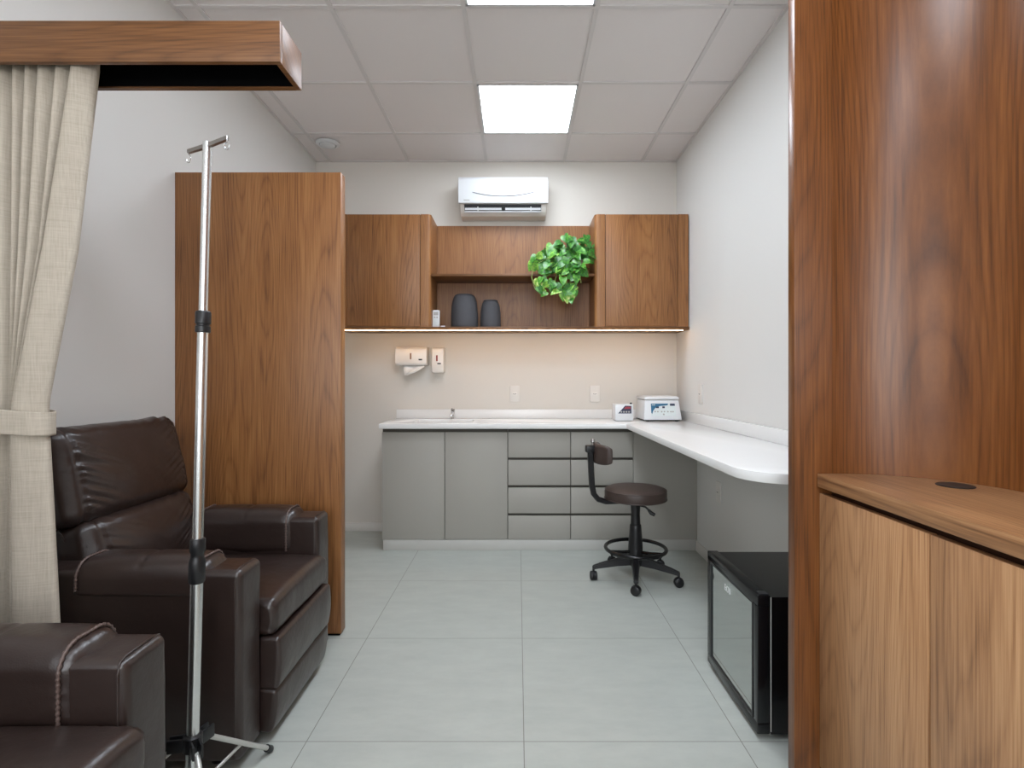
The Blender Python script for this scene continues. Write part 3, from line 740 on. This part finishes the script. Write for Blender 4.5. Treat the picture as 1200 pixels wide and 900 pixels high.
def outlet(lb, cx, z0, z1, wall, grp=None):
    if wall == 'back':
        t = thing('wall_outlet', lb, 'outlet', (cx, YB, (z0+z1)/2))
    else:
        t = thing('wall_outlet', lb, 'outlet', (XR, cx, (z0+z1)/2), rz=-PI/2)
    h = (z1-z0)/2
    obj('plate', bx(-.039, .039, -.010, 0, -h, h, bev=.003), M['base'], t)
    obj('socket', bx(-.020, .020, -.0125, -.0095, -.014, .014, bev=.002), M['warmwhite'], t)
    for dx in (-.009, 0, .009): obj('pin_hole', bx(dx-.0025, dx+.0025, -.0133, -.0120, -.0025 + (-.003 if dx == 0 else 0), .0025 + (-.003 if dx == 0 else 0)), M['darkp'], t)
outlet('white wall outlet on the back wall above the middle of the worktop', -.026, 1.042, 1.172, 'back')
outlet('white wall outlet on the back wall beside the small white boxed device', .619, 1.042, 1.172, 'back')
outlet('white wall outlet on the right wall above the worktop', 3.70, 1.052, 1.190, 'right')
outlet('white wall outlet on the right wall below the worktop', 3.365, .440, .572, 'right')

# ------------------------------------------------------------------ centrifuge and small device
t = thing('centrifuge', 'white benchtop centrifuge with blue control panel on the worktop corner', 'centrifuge', (1.075, 4.06, .910))
# body: slanted front, tapering sides
def frustum(bm, zs):
    rings = []
    for z, x0, x1, y0, y1 in zs: rings.append([bm.verts.new(p) for p in ((x0, y0, z), (x1, y0, z), (x1, y1, z), (x0, y1, z))])
    bm.faces.new(rings[0][::-1]); bm.faces.new(rings[-1])
    for a, c in zip(rings, rings[1:]):
        for k in range(4): bm.faces.new((a[k], a[(k+1) % 4], c[(k+1) % 4], c[k]))
    bmesh.ops.recalc_face_normals(bm, faces=bm.faces)
    ed = [e for e in bm.edges if e.calc_face_angle(0) > .4]
    bmesh.ops.bevel(bm, geom=ed, offset=.006, segments=2, profile=.5, affect='EDGES')
    return bm
obj('body', frustum(B(), [(.012, -.142, .142, -.14, .165), (.156, -.126, .126, -.105, .165)]), M['white'], t)
obj('lid', frustum(B(), [(.161, -.130, .130, -.108, .166), (.180, -.128, .128, -.104, .166), (.187, -.110, .110, -.085, .150)]), M['white'], t)
obj('gap', bx(-.122, .122, -.098, .16, .1555, .1615), M['greyp'], t)
for x in (-.11, .11):
    for y in (-.11, .13): b = B(); lathe(b, [(0, 0), (.012, 0), (.014, .0125), (0, .0125)], (x, y, 0), 14); obj('foot', b, M['black'], t)
obj('base_plate', bx(-.13, .13, -.125, .155, .006, .0125), M['black'], t)
sl_a = math.atan2(.035, .144)
FM = Matrix.Translation((0, -.1225, .084)) @ Matrix.Rotation(-sl_a, 4, 'X')
def onface(bm): bmesh.ops.transform(bm, matrix=FM, verts=bm.verts); return bm
obj('control_panel', onface(bx(-.085, .098, -.0022, .004, -.046, .050, bev=.0008, seg=1)), M['pale'], t)
b = B(); bl = [(-.084, .049), (-.084, -.020), (-.078, -.030), (-.070, -.006), (-.050, .018), (-.020, .030), (.02, .034), (.040, .036), (.045, .049)]
obj('blue_field', onface(prism(B(), bl, 1, -.0030, -.0020)), M['blue'], t)
obj('name_plate', onface(bx(.058, .094, -.0034, -.002, .032, .049)), M['navy'], t)
obj('display', onface(bx(-.048, -.026, -.0038, -.0028, .014, .026)), M['navy'], t)
obj('display', onface(bx(.000, .018, -.0034, -.002, .014, .028)), M['navy'], t)
obj('lettering', onface(bx(-.078, -.052, -.0036, -.0028, .036, .042)), M['logo'], t)
for i, x in enumerate((-.055, -.035, -.006, .014, .040, .062, .078)):
    b = B(); lathe(b, [(0, 0), (.006, 0), (.005, .0018), (0, .002)], (0, 0, 0), 12)
    bmesh.ops.transform(b, matrix=Matrix.Translation((x, -.002, -.012)) @ Matrix.Rotation(PI/2, 4, 'X'), verts=b.verts); obj('button', onface(b), M['greyp'], t)
b = B(); lathe(b, [(0, 0), (.007, 0), (.006, .0018), (0, .002)], (0, 0, 0), 12)
bmesh.ops.transform(b, matrix=Matrix.Translation((.008, -.002, -.032)) @ Matrix.Rotation(PI/2, 4, 'X'), verts=b.verts); obj('button', onface(b), M['greyp'], t)

t = thing('test_device', 'small white boxed device with dark slanted red and navy front panel left of the centrifuge', 'device', (.788, 3.985, .910))
obj('case', bx(-.066, .066, -.065, .07, .008, .128, bev=.004), M['white'], t)
obj('base', bx(-.056, .056, -.058, .06, 0, .0085), M['greyp'], t)
obj('navy_panel', prism(B(), [(-.046, .060), (.052, .060), (.052, .116), (.006, .118)], 1, -.0665, -.0648), M['navy'], t)
obj('red_display', prism(B(), [(-.004, .094), (.046, .094), (.046, .110), (.010, .110)], 1, -.0675, -.0655), M['red'], t)
for i in range(4): obj('key', bx(-.028+i*.019, -.016+i*.019, -.0675, -.0655, .066, .078), M['greyp'], t)
b = B(); lathe(b, [(0, .128), (.009, .128), (.009, .138), (0, .140)], (.056, -.03, 0), 14); obj('knob', b, M['black'], t)

# ------------------------------------------------------------------ swivel stool
SX, SY = .722, 3.25
t = thing('swivel_stool', 'brown padded swivel stool with small backrest and black five-star castor base', 'stool', (SX, SY, 0))
R_ = .187
b = B(); lathe(b, [(0, .487), (R_*.93, .487), (R_*.985, .492), (R_, .502), (R_, .535), (R_*.975, .548), (R_*.9, .556), (R_*.6, .563), (0, .567)], (0, 0, 0), 64); obj('seat', b, M['vinyl'], t)
b = B(); tube(b, [(R_*1.002*math.cos(2*PI*i/64), R_*1.002*math.sin(2*PI*i/64), .494) for i in range(64)], .003, 6, closed=True); tube(b, [(R_*.985*math.cos(2*PI*i/64), R_*.985*math.sin(2*PI*i/64), .546) for i in range(64)], .003, 6, closed=True); obj('piping', b, M['vinyl'], t)
b = B(); lathe(b, [(0, .15), (.046, .15), (.044, .20), (.036, .31), (.034, .33), (.029, .335), (.027, .40), (.030, .46), (.055, .466), (.06, .486), (0, .486)], (0, 0, 0), 28); obj('column', b, M['black'], t)
b = B(); tube(b, [(.02, -.01, .452), (.055, -.03, .445), (.075, -.04, .425)], [.006, .006, .006], 8); tube(b, [(.070, -.037, .430), (.085, -.045, .412), (.105, -.055, .402)], [.008, .012, .010], 10); obj('lever', b, M['black'], t)
b = B(); zr_ = .186; RR = .182
tube(b, [(RR*math.cos(2*PI*i/48), RR*math.sin(2*PI*i/48), zr_) for i in range(48)], .0115, 10, closed=True)
for k in range(3):
    a = math.radians(200+120*k); tube(b, [(.03*math.cos(a), .03*math.sin(a), zr_-.018), (.10*math.cos(a), .10*math.sin(a), zr_-.012), (RR*math.cos(a), RR*math.sin(a), zr_)], .009, 8)
obj('foot_ring', b, M['blackgloss'], t)
b = B(); lathe(b, [(0, .085), (.042, .085), (.05, .10), (.05, .149), (0, .1495)], (0, 0, 0), 24)
angs = [-102, -31, 41, 113, 185]
def leg_star(bm, a):
    q = B()
    rings = []
    for d, w, z0, z1 in ((.03, .026, .088, .140), (.12, .021, .084, .126), (.22, .016, .072, .103), (.268, .014, .066, .088)):
        rings.append([q.verts.new(p) for p in ((d, -w, z0), (d, w, z0), (d, w*.7, z1), (d, -w*.7, z1))])
    q.faces.new(rings[0][::-1]); q.faces.new(rings[-1])
    for u, w in zip(rings, rings[1:]):
        for k in range(4): q.faces.new((u[k], u[(k+1) % 4], w[(k+1) % 4], w[k]))
    bmesh.ops.recalc_face_normals(q, faces=q.faces)
    bmesh.ops.bevel(q, geom=[e for e in q.edges if e.calc_face_angle(0) > .5], offset=.004, segments=2, affect='EDGES')
    merge(bm, q, Matrix.Rotation(a, 4, 'Z'))
for a in angs: leg_star(b, math.radians(a))
obj('base', b, M['black'], t)
for k, a in enumerate(angs):
    a = math.radians(a); cx, cy = .262*math.cos(a), .262*math.sin(a)
    b = B(); sw = a + [1.2, .5, -1.0, 2.0, 1.5][k]
    for s in (-1, 1):
        q = B(); lathe(q, [(0, -.009), (.022, -.009), (.027, -.005), (.027, .005), (.022, .009), (0, .009)], (0, 0, 0), 20)
        merge(b, q, Matrix.Translation((cx, cy, .027)) @ Matrix.Rotation(sw, 4, 'Z') @ Matrix.Translation((0, s*.012, 0)) @ Matrix.Rotation(PI/2, 4, 'X'))
    q = B(); lathe(q, [(0, -.004), (.0285, -.004), (.0285, .004), (0, .004)], (0, 0, 0), 20)
    merge(b, q, Matrix.Translation((cx, cy, .029)) @ Matrix.Rotation(sw, 4, 'Z') @ Matrix.Rotation(PI/2, 4, 'X'))
    tube(b, [(cx, cy, .03), (cx, cy, .068)], .007, 8)
    obj('caster', b, M['black'], t)
# back arm and pad (leans out at the left)
ad = math.radians(186)
def P3(r, z, s=0): return Vector((r*math.cos(ad) - s*math.sin(ad), r*math.sin(ad) + s*math.cos(ad), z))
b = B(); cpts = [(.07, .480), (.13, .478), (.19, .477), (.235, .492), (.262, .525), (.272, .57), (.277, .65), (.281, .72), (.284, .79)]
rings = []
for i, (r, z) in enumerate(cpts):
    d = Vector(cpts[min(i+1, len(cpts)-1)]) - Vector(cpts[max(i-1, 0)]); d.normalize(); nn = Vector((-d.y, d.x))
    w, h = .022, .016
    rings.append([b.verts.new(P3(r+nn.x*hh, z+nn.y*hh, ss)) for ss, hh in ((-w, -h*.6), (-w*.6, -h), (w*.6, -h), (w, -h*.6), (w, h*.6), (w*.6, h), (-w*.6, h), (-w, h*.6))])
b.faces.new(rings[0][::-1]); b.faces.new(rings[-1])
for u, w in zip(rings, rings[1:]):
    for k in range(8): b.faces.new((u[k], u[(k+1) % 8], w[(k+1) % 8], w[k]))
obj('back_arm', b, M['black'], t)
b = B(); rr0 = .273
# pad: curved slab around the sitter
NP = 22; rows = []
for i in range(NP+1):
    s = -1 + 2*i/NP; sy = s*.135; bend = .050*s*s
    hh = .060*(1-.25*abs(s)**6); th = .019*(1-.3*abs(s)**6)
    row = []
    for k in range(16):
        a = 2*PI*k/16; ca, sa = math.cos(a), math.sin(a)
        ce = math.copysign(abs(ca)**.45, ca); se = math.copysign(abs(sa)**.45, sa)
        row.append(b.verts.new(P3(.246 - bend + th*ce, .772 + hh*se, sy)))
    rows.append(row)
for u, w in zip(rows, rows[1:]):
    for k in range(16): b.faces.new((u[k], u[(k+1) % 16], w[(k+1) % 16], w[k]))
b.faces.new(rows[0][::-1]); b.faces.new(rows[-1])
obj('backrest', b, M['vinyl'], t, smooth=60)
b = B(); q = B(); box(q, -.03, .03, -.024, .024, -.022, .022, bev=.007)
merge(b, q, Matrix.Translation(P3(.282, .800)) @ Matrix.Rotation(ad, 4, 'Z')); obj('bracket', b, M['black'], t)
b = B(); lathe(b, [(0, 0), (.008, 0), (.008, .018), (.014, .022), (.014, .036), (.009, .042), (0, .043)], P3(.268, .818), 16); obj('knob', b, M['steel_dark'], t)

# ------------------------------------------------------------------ mini fridge
FX, FY0, FY1, FZ0, FZ1 = .810, 1.790, 2.262, .020, .490
t = thing('mini_fridge', 'black glass-door mini fridge on the floor beneath the white worktop', 'fridge', (1.04, 2.026, 0))
bx0 = .856; th = .022
b = B()
box(b, bx0, 1.262, FY0, FY0+th, FZ0, FZ1-.006); box(b, bx0, 1.262, FY1-th, FY1, FZ0, FZ1-.006)
box(b, bx0, 1.262, FY0+th, FY1-th, FZ0, FZ0+th); box(b, bx0, 1.262, FY0+th, FY1-th, FZ1-.006-th, FZ1-.006); box(b, 1.235, 1.262, FY0+th, FY1-th, FZ0+th, FZ1-.006-th)
obj('body', b, M['blackgloss'], t, off=t.location)
b = B(); a0, a1, c0, c1 = FY0+th+.0005, FY1-th-.0005, FZ0+th+.0005, FZ1-.006-th-.0005
box(b, bx0+.002, 1.234, a0, a0+.004, c0, c1); box(b, bx0+.002, 1.234, a1-.004, a1, c0, c1); box(b, bx0+.002, 1.234, a0+.004, a1-.004, c0, c0+.004); box(b, bx0+.002, 1.234, a0+.004, a1-.004, c1-.004, c1); box(b, 1.23, 1.234, a0+.004, a1-.004, c0+.004, c1-.004)
o = obj('liner', b, M['warmwhite'], t, off=t.location); o['label'] = 'pale inner lining'
for z in (.19, .31):
    b = B()
    for i in range(12): tube(b, [(.88+i*.029, a0+.004, z), (.88+i*.029, a1-.004, z)], .0016, 6)
    tube(b, [(.876, a0+.004, z), (.876, a1-.004, z)], .003, 6)
    obj('shelf', b, M['chrome'], t, off=t.location)
# door frame
b = B(); fw = .036
for a in ((FY0, FY1, FZ1-fw*1.0, FZ1), (FY0, FY1, FZ0, FZ0+fw*1.05), (FY0, FY0+fw, FZ0+fw, FZ1-fw), (FY1-fw, FY1, FZ0+fw, FZ1-fw)):
    box(b, FX, .853, *a, bev=.003)
d = obj('door', b, M['blackgloss'], t, off=t.location)
b = B(); e = .007; i0 = fw-.001
for a in ((FY0+i0, FY1-i0, FZ1-i0-e, FZ1-i0), (FY0+i0, FY1-i0, FZ0+i0, FZ0+i0+e), (FY0+i0, FY0+i0+e, FZ0+i0+e, FZ1-i0-e), (FY1-i0-e, FY1-i0, FZ0+i0+e, FZ1-i0-e)):
    box(b, FX-.001, FX+.02, *a)
obj('trim_frame', b, M['darkp'], d, off=t.location)
g_ = obj('glass_pane', bx(FX+.004, FX+.008, FY0+i0+e, FY1-i0-e, FZ0+i0+e, FZ1-i0-e), M['glass'], d, off=t.location)
TMX = Matrix.Translation((FX+.0035, 2.055, .405)) @ Matrix(((0, 0, -1, 0), (-1, 0, 0, 0), (0, 1, 0, 0), (0, 0, 0, 1)))
obj('lettering', text_bm('EOS', .034, TMX), M['logo'], d, off=t.location)
b = B(); tube(b, [(.855, FY0-.002, .03), (.855, FY0-.002, .484)], .0018, 6); obj('door_gasket', b, M['greyp'], d, off=t.location)
b = B(); box(b, FX+.01, .85, FY0+.004, FY0+.03, FZ1, FZ1+.004); obj('hinge', b, M['darkp'], d, off=t.location)
for x in (.87, 1.23):
    for y in (FY0+.04, FY1-.04):
        b = B(); lathe(b, [(0, 0), (.014, 0), (.016, .020), (0, .020)], (x, y, 0), 14); obj('foot', b, M['greyp'], t, off=t.location)

# ------------------------------------------------------------------ right: walnut wall cladding, cabinet and desktop
t = thing('wood_wall_panel', 'tall walnut wall panelling at the right curving from its end board into the side wall', 'wall panelling', (1.1, 1.4, 0))
PY = 1.525
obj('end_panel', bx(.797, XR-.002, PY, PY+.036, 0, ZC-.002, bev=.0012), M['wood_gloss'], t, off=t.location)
rF, cxF, cyF = .30, .920, PY-.0005-.30
inn = [(.905, PY-.0005)] + arc(cxF, cyF, rF, 90, 0, 20) + [(1.22, 1.165)]
out = [(1.238, 1.165)] + arc(cxF, cyF, rF+.018, 0, 78, 14)
out = [(p[0], min(p[1], PY-.0008)) for p in out]
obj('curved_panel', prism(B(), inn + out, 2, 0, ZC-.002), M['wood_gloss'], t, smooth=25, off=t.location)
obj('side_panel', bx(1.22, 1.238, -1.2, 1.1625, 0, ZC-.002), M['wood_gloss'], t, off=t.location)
# cabinet
t = thing('desk_cabinet', 'low walnut cabinet with flush doors under the wood desktop at right', 'cabinet', (1.0, .46, 0))
obj('carcass', bx(.902, 1.06, -.60, PY-.004, .105, .9115), M['wood_dark'], t, off=t.location)
obj('plinth', bx(.935, 1.05, -.60, PY-.004, 0, .1045), M['wood_dark'], t, off=t.location)
for y0, y1 in ((1.1185, PY-.002), (.710, 1.1135), (.301, .705), (-.108, .296), (-.60, -.113)):
    obj('door', bx(.868, .887, y0, y1, .108, .894, bev=.0012), M['wood_door'], t, off=t.location)
t = thing('desktop', 'walnut desktop with a black cable grommet at the right edge of the photo', 'desktop', (1.0, .5, .912))
inn2 = [(p[0]-.001, p[1]-.0015) for p in arc(cxF, cyF, rF, 88, 0, 20)]
obj('top', prism(B(), [(.861, PY-.002), (.925, PY-.002)] + inn2 + [(1.2185, -.6), (.861, -.6)], 2, .9122, .950, bev=.002), M['wood_y'], t, off=t.location)
b = B(); lathe(b, [(0, 0), (.040, 0), (.041, .0015), (.038, .003), (.030, .0022), (0, .0022)], (1.112, 1.345, .9502), 32); obj('cable_grommet', b, M['darkp'], t, off=t.location)

# ------------------------------------------------------------------ IV stand
base = Vector((-.897, 1.45, 0)); top = Vector((-.851, 1.45, 1.863))
def ax(z): return base.lerp(top, z/1.863)
t = thing('iv_stand', 'slim chrome IV drip stand with two hooks and tripod feet between the armchairs', 'stand', tuple(base))
def seg(n, z0, z1, r, m, extra=None):
    b = B(); tube(b, [ax(z0), ax(z1)], r, 20); return obj(n, b, m, t, off=base)
seg('lower_pole', .075, .680, .0160, M['alu']); seg('middle_pole', .66, 1.372, .0136, M['alu']); seg('upper_pole', 1.37, 1.870, .0116, M['alu'])
def collar(zs):
    b = B(); tube(b, [ax(z) for z, r in zs], [r for z, r in zs], 20); return obj('collar', b, M['black'], t, off=base)
collar([(1.349, .017), (1.351, .019), (1.366, .019), (1.368, .0165), (1.372, .0165), (1.374, .0195), (1.404, .0195), (1.408, .017)])
collar([(.664, .018), (.668, .0205), (.722, .0205), (.727, .019), (.735, .0165), (.745, .0165), (.752, .020), (.782, .0195), (.786, .017)])
for z in (.676, .686, .772, .764): pass
bar = B(); pr, pl = Vector((-.777, 1.413, 1.866)), Vector((-.926, 1.487, 1.862)); pm = ax(1.862)
for e in (pr, pl):
    dd = (e-pm).normalized(); sd = Vector((-dd.y, dd.x, 0)); a0, a1 = pm + dd*.009, e
    vs = []
    for p, w in ((a0, .0055), (a1, .0045)):
        vs.append([bar.verts.new(p + sd*q*w + Vector((0, 0, h))) for q, h in ((-1, -.006), (1, -.006), (1, .004), (-1, .004))])
    bar.faces.new(vs[0][::-1]); bar.faces.new(vs[1])
    for k in range(4): bar.faces.new((vs[0][k], vs[0][(k+1) % 4], vs[1][(k+1) % 4], vs[1][k]))
obj('cross_bar', bar, M['steel_dark'], t, off=base)
for e, sg in ((pr, 1), (pl, -1)):
    b = B(); c = e + Vector((0, 0, -.021)); dd = (pr-pl).normalized()
    pts = [e + Vector((0, 0, .006)), e + Vector((0, 0, -.008))] + [c + dd*sg*(-.0095)*math.sin(a)*1.0 + Vector((0, 0, .0105*math.cos(a))) for a in [PI*i/8 for i in range(0, 13)]]
    tube(b, pts, .0017, 8); obj('hook', b, M['chrome'], t, off=base)
hub = ax(.225)
b = B(); tube(b, [ax(.205), ax(.208), ax(.246), ax(.25)], [.020, .024, .024, .020], 20)
legs = [73, 193, 313]
for a in legs:
    d = Vector((math.cos(math.radians(a)), math.sin(math.radians(a)), 0)); s = Vector((-d.y, d.x, 0))
    for sg in (-1, 1):
        q = B(); box(q, .016, .060, -.003, .003, -.016, .020, bev=.002)
        mt = Matrix((d.to_4d(), s.to_4d(), (0, 0, 1, 0), (0, 0, 0, 1))).transposed(); mt[3] = (0, 0, 0, 1)
        mt = Matrix.Translation(hub + s*sg*.010) @ mt
        merge(b, q, mt)
obj('hub', b, M['black'], t, off=base)
for a in legs:
    d = Vector((math.cos(math.radians(a)), math.sin(math.radians(a)), 0))
    p0 = hub + d*.050 + Vector((0, 0, -.012)); p1 = base + d*.293 + Vector((0, 0, .013))
    b = B(); tube(b, [p0, p1], .0075, 10); lg = obj('leg', b, M['alum_white'], t, off=base)
    pmid = p0.lerp(p1, .52)
    b = B(); tube(b, [ax(.085), pmid], .0045, 8); obj('strut', b, M['alum_white'], lg, off=base)
    u = (p1-p0).normalized(); b = B(); tube(b, [p1-u*.018, p1+u*.004, p1+u*.010], [.0112, .0112, .008], 12); obj('foot_cap', b, M['black'], lg, off=base)

# ------------------------------------------------------------------ recliner armchairs
def pleats(al, seed, k, A): # gathered leather along a seam
    v = math.sin(al*k + 2.3*noise.noise(Vector((al*18, seed, 0)))*2) ; w = noise.noise(Vector((al*70, seed, 3.1)))
    return A*(.6*v + .7*w)
def recliner(name, label, loc):
    t = thing(name, label, 'armchair', loc)
    # arms
    for s in (-1, 1):
        def fa(p, n, s=s):
            q = p.copy()
            q += n*.0025*noise.noise(Vector((p.x*9, p.y*9, p.z*9+s)))
            return q
        arm = soft_box(.3525, .069, .298, .022, .03, fa); place(arm, (-.0075, s*.3155, .332))
        a = obj('armrest', arm, M['leather'], t, smooth=80)
        # padded cover rolled over the arm: drops to the seat inside, shallow outside
        hx, hy, hz = .222, .078, .095
        def fp(p, n, s=s, hx=hx):
            q = p.copy()
            e = min(hx-p.x, p.x+hx)
            fade = math.exp(-abs(e-.040)/.022)
            ang = math.atan2(p.z, p.y)
            q += n*pleats(ang*.08 + p.z*.5, 1.7+s, 330, .0022)*fade
            # pillow the middle, pinch the middle seam and ends
            if n.z > .1: q.z += .012*(1-(p.x/hx)**4)*(1-(p.y/.085)**2) - .004*math.exp(-(p.x/.008)**2)
            q.z -= .004*math.exp(-((e-.040)/.010)**2)*max(0, n.z)
            out = p.y*s   # >0 : outer side of the chair
            if out > .03 and p.z < -.005:
                q.y -= s*(.05*min(1, max(0, (-.005-p.z)/.02)))
            if out < -.03:
                q.y -= s*.004*math.sin(p.x*28+1)*max(0, -p.z/.09)
            return q
        pad = soft_box(hx, hy, hz, .052, .009, fp); place(pad, (.0275, s*.3145, .560))
        pd = obj('arm_pad', pad, M['leather'], a, smooth=80)
        def ringpts(x, gr, hw, zt_, zi, zo):
            y0 = .3145
            pts = [(x, s*(y0-hw), zi)]
            pts += [(x, s*(y0-hw+.05-.05*math.cos(q)), zt_-.05+.05*math.sin(q)) for q in [PI/2*i/6 for i in range(7)]]
            pts += [(x, s*(y0+hw-.05+.05*math.sin(q)), zt_-.05+.05*math.cos(q)) for q in [PI/2*i/6 for i in range(7)]]
            pts += [(x, s*(y0+hw), zo)]
            pts = [(a_, b_, c_ + (.0062*(1-((abs(b_)-y0)/.08)**2) if c_ > zt_-.03 else 0)) for a_, b_, c_ in pts]
            res = []
            for p, q in zip(pts, pts[1:]):
                m = max(1, int((Vector(p)-Vector(q)).length/.004))
                for i in range(m): res.append(Vector(p).lerp(Vector(q), i/m))
            res.append(Vector(pts[-1])); return res
        for x in (.212, -.157):
            st = B()
            r_ = ringpts(x, 0, .0785, .655, .49, .572); tube(st, r_, [.0040*(1+.35*math.sin(i*2.2)) for i in range(len(r_))], 7)
            obj('stitching', st, M['stitch'], pd, smooth=80)
        st = B(); hw = .064
        r_ = [(.327, s*(.3155-.0685), .06), (.327, s*(.3155-.0685), .60), (.327, s*(.3155-.060), .625), (.327, s*(.3155-.045), .6305), (.327, s*(.3155+.045), .6305), (.327, s*(.3155+.060), .625), (.327, s*(.3155+.0685), .60), (.327, s*(.3155+.0685), .06)]
        tube(st, r_, .0026, 7); obj('piping', st, M['leather'], a, smooth=80)
    # base and reclining back
    obj('base', place(soft_box(.33, .243, .125, .015, .06), (-.02, 0, .165)), M['leather'], t, smooth=80)
    bk = place(soft_box(.075, .236, .245, .03, .05), (-.305, 0, .505), -math.radians(12)); bk = obj('backrest', bk, M['leather'], t, smooth=80)
    # headrest cushion: gathered seams near both side edges of its front
    HX, HY, HZ = .068, .312, .168
    def seamed(HX, HY, HZ, ys, seed, puff, narrow=None):
        def f(p, n):
            q = p.copy()
            u, w = p.y/HY, p.z/HZ
            front = max(0, n.x)
            q.x += puff*(1-abs(u)**3)*(1-abs(w)**2.4)*(1 if p.x > 0 else 0)
            for sg in (-1, 1):
                d = p.y - sg*ys
                if p.x > -.02:
                    # groove of the seam and pleats running out of it
                    q -= n*.007*math.exp(-(d/.007)**2)
                    reach = (.062 if d*sg < 0 else .030)*(1.0+.9*noise.noise(Vector((p.z*22, seed, sg))))
                    q += n*(1 if d*sg < 0 else .2)*(   .45+1.3*max(0, noise.noise(Vector((p.z*11, seed*3, sg)))+.35))*pleats(p.z + .45*abs(d), seed+sg, 230, .0085)*math.exp(-abs(d)/max(.008, reach))*(1-math.exp(-(d/.004)**2)*.5)
                    q -= n*.010*math.exp(-max(0, (HY-abs(p.y)))/.03)*front
            # long soft creases
            q += n*.0035*noise.noise(Vector((p.y*7, p.z*14+p.y*9, seed)))*front
            q += n*.003*noise.noise(Vector((p.y*4, p.z*4, seed+5)))
            if narrow:
                k = min(1, max(0, (-p.z/HZ+.15)/.35)); q.y *= 1-(1-narrow)*k
            return q
        return soft_box(HX, HY, HZ, .048, .0065, f)
    hd = seamed(HX, HY, HZ, .262, 1.3, .020)
    for v in hd.verts: v.co.x *= (1 - .10*max(0, v.co.z/HZ))
    obj('headrest', place(hd, (-.318, 0, .893), -math.radians(12.8)), M['leather'], bk, smooth=80)
    lb = seamed(.075, .286, .158, .235, 4.4, .026, narrow=.83)
    obj('lumbar_cushion', place(lb, (-.247, 0, .590), -math.radians(13)), M['leather'], bk, smooth=80)
    st = B()
    for s in (-1, 1):
        for sg in (0,):
            tube(st, [(-.330, s*.288, .735), (-.300, s*.291, .725), (-.290, s*.290, .715), (-.272, s*.275, .655)], .0028, 7)
    obj('piping', st, M['leather'], bk, smooth=80)
    # seat
    def fs(p, n):
        q = p.copy(); u, w = p.x/.27, p.y/.243
        if p.z > 0: q.z += .022*(1-abs(w)**3)*(1-.4*abs(u)**4)
        front = max(0, n.x)
        q.x += .012*(1-abs(p.z/.068)**2)*(1 if p.x > .2 else 0)*(1-.3*abs(w)**4)
        e = .243-abs(p.y)
        if p.x > .17:
            q += n*pleats(p.z*1.3+p.x*.7, 6+math.copysign(1, p.y), 240, .004)*math.exp(-e/.018)
        q += n*.003*noise.noise(Vector((p.x*8, p.y*8, p.z*8+9)))
        return q
    obj('seat', place(soft_box(.270, .2435, .060, .026, .012, fs), (.110, 0, .416)), M['leather'], t, smooth=80)
    # closed footrest: two padded boards
    def ff(p, n):
        q = p.copy(); w = p.y/.243
        if n.x > 0.2: q.x += .014*(1-abs(p.z/.085)**2)*(1-.5*abs(w)**6)
        q += n*.002*noise.noise(Vector((p.x*9, p.y*9, p.z*9+2)))
        return q
    obj('footrest', place(soft_box(.034, .2435, .087, .012, .012, ff), (.362, 0, .268), math.radians(2)), M['leather'], t, smooth=80)
    obj('lower_board', place(soft_box(.030, .2435, .073, .012, .012, ff), (.350, 0, .109), math.radians(7)), M['leather'], t, smooth=80)
    for x in (-.28, .24):
        for s in (-1, 1):
            b = B(); lathe(b, [(0, 0), (.022, 0), (.026, .039), (0, .039)], (x, s*.315, 0), 14); obj('foot', b, M['black'], t)
    return t
c1 = recliner('recliner_armchair', 'dark brown leather recliner armchair standing before the walnut partition, shown nearly whole', (-1.200, 2.015, 0))
def copy_tree(o, parent=None):
    c = o.copy(); COL.objects.link(c)
    if parent: c.parent = parent
    for ch in o.children: copy_tree(ch, c)
    return c
c2 = copy_tree(c1); c2.location = (-1.165, .860, 0)
c2['label'] = 'dark brown leather recliner armchair cut off at the bottom left corner of the photo'
for ch in c2.children:
    if ch.name.startswith('seat'): ch.location = (.010, 0, .030)
    if ch.name.startswith('footrest'): ch.location = (.006, 0, .014)
for c in (c1, c2): c['group'] = 'brown recliner armchairs'

# ------------------------------------------------------------------ world, camera, view
w = bpy.data.worlds.new('world'); S.world = w; w.use_nodes = True
w.node_tree.nodes['Background'].inputs[0].default_value = (.75, .85, 1, 1)
cam = bpy.data.cameras.new('camera'); co = bpy.data.objects.new('camera', cam); COL.objects.link(co)
co.location = (0, 0, 1.22); co.rotation_euler = (PI/2, 0, 0)
cam.sensor_width = 36; cam.sensor_fit = 'HORIZONTAL'; cam.lens = 620/1200*36
cam.shift_x = -7/1200; cam.shift_y = -5/1200; cam.clip_start = .02
S.camera = co
S.view_settings.view_transform = 'Standard'; S.view_settings.look = 'None'
S.view_settings.exposure = .04; S.view_settings.gamma = 1; S.view_settings.use_curve_mapping = False
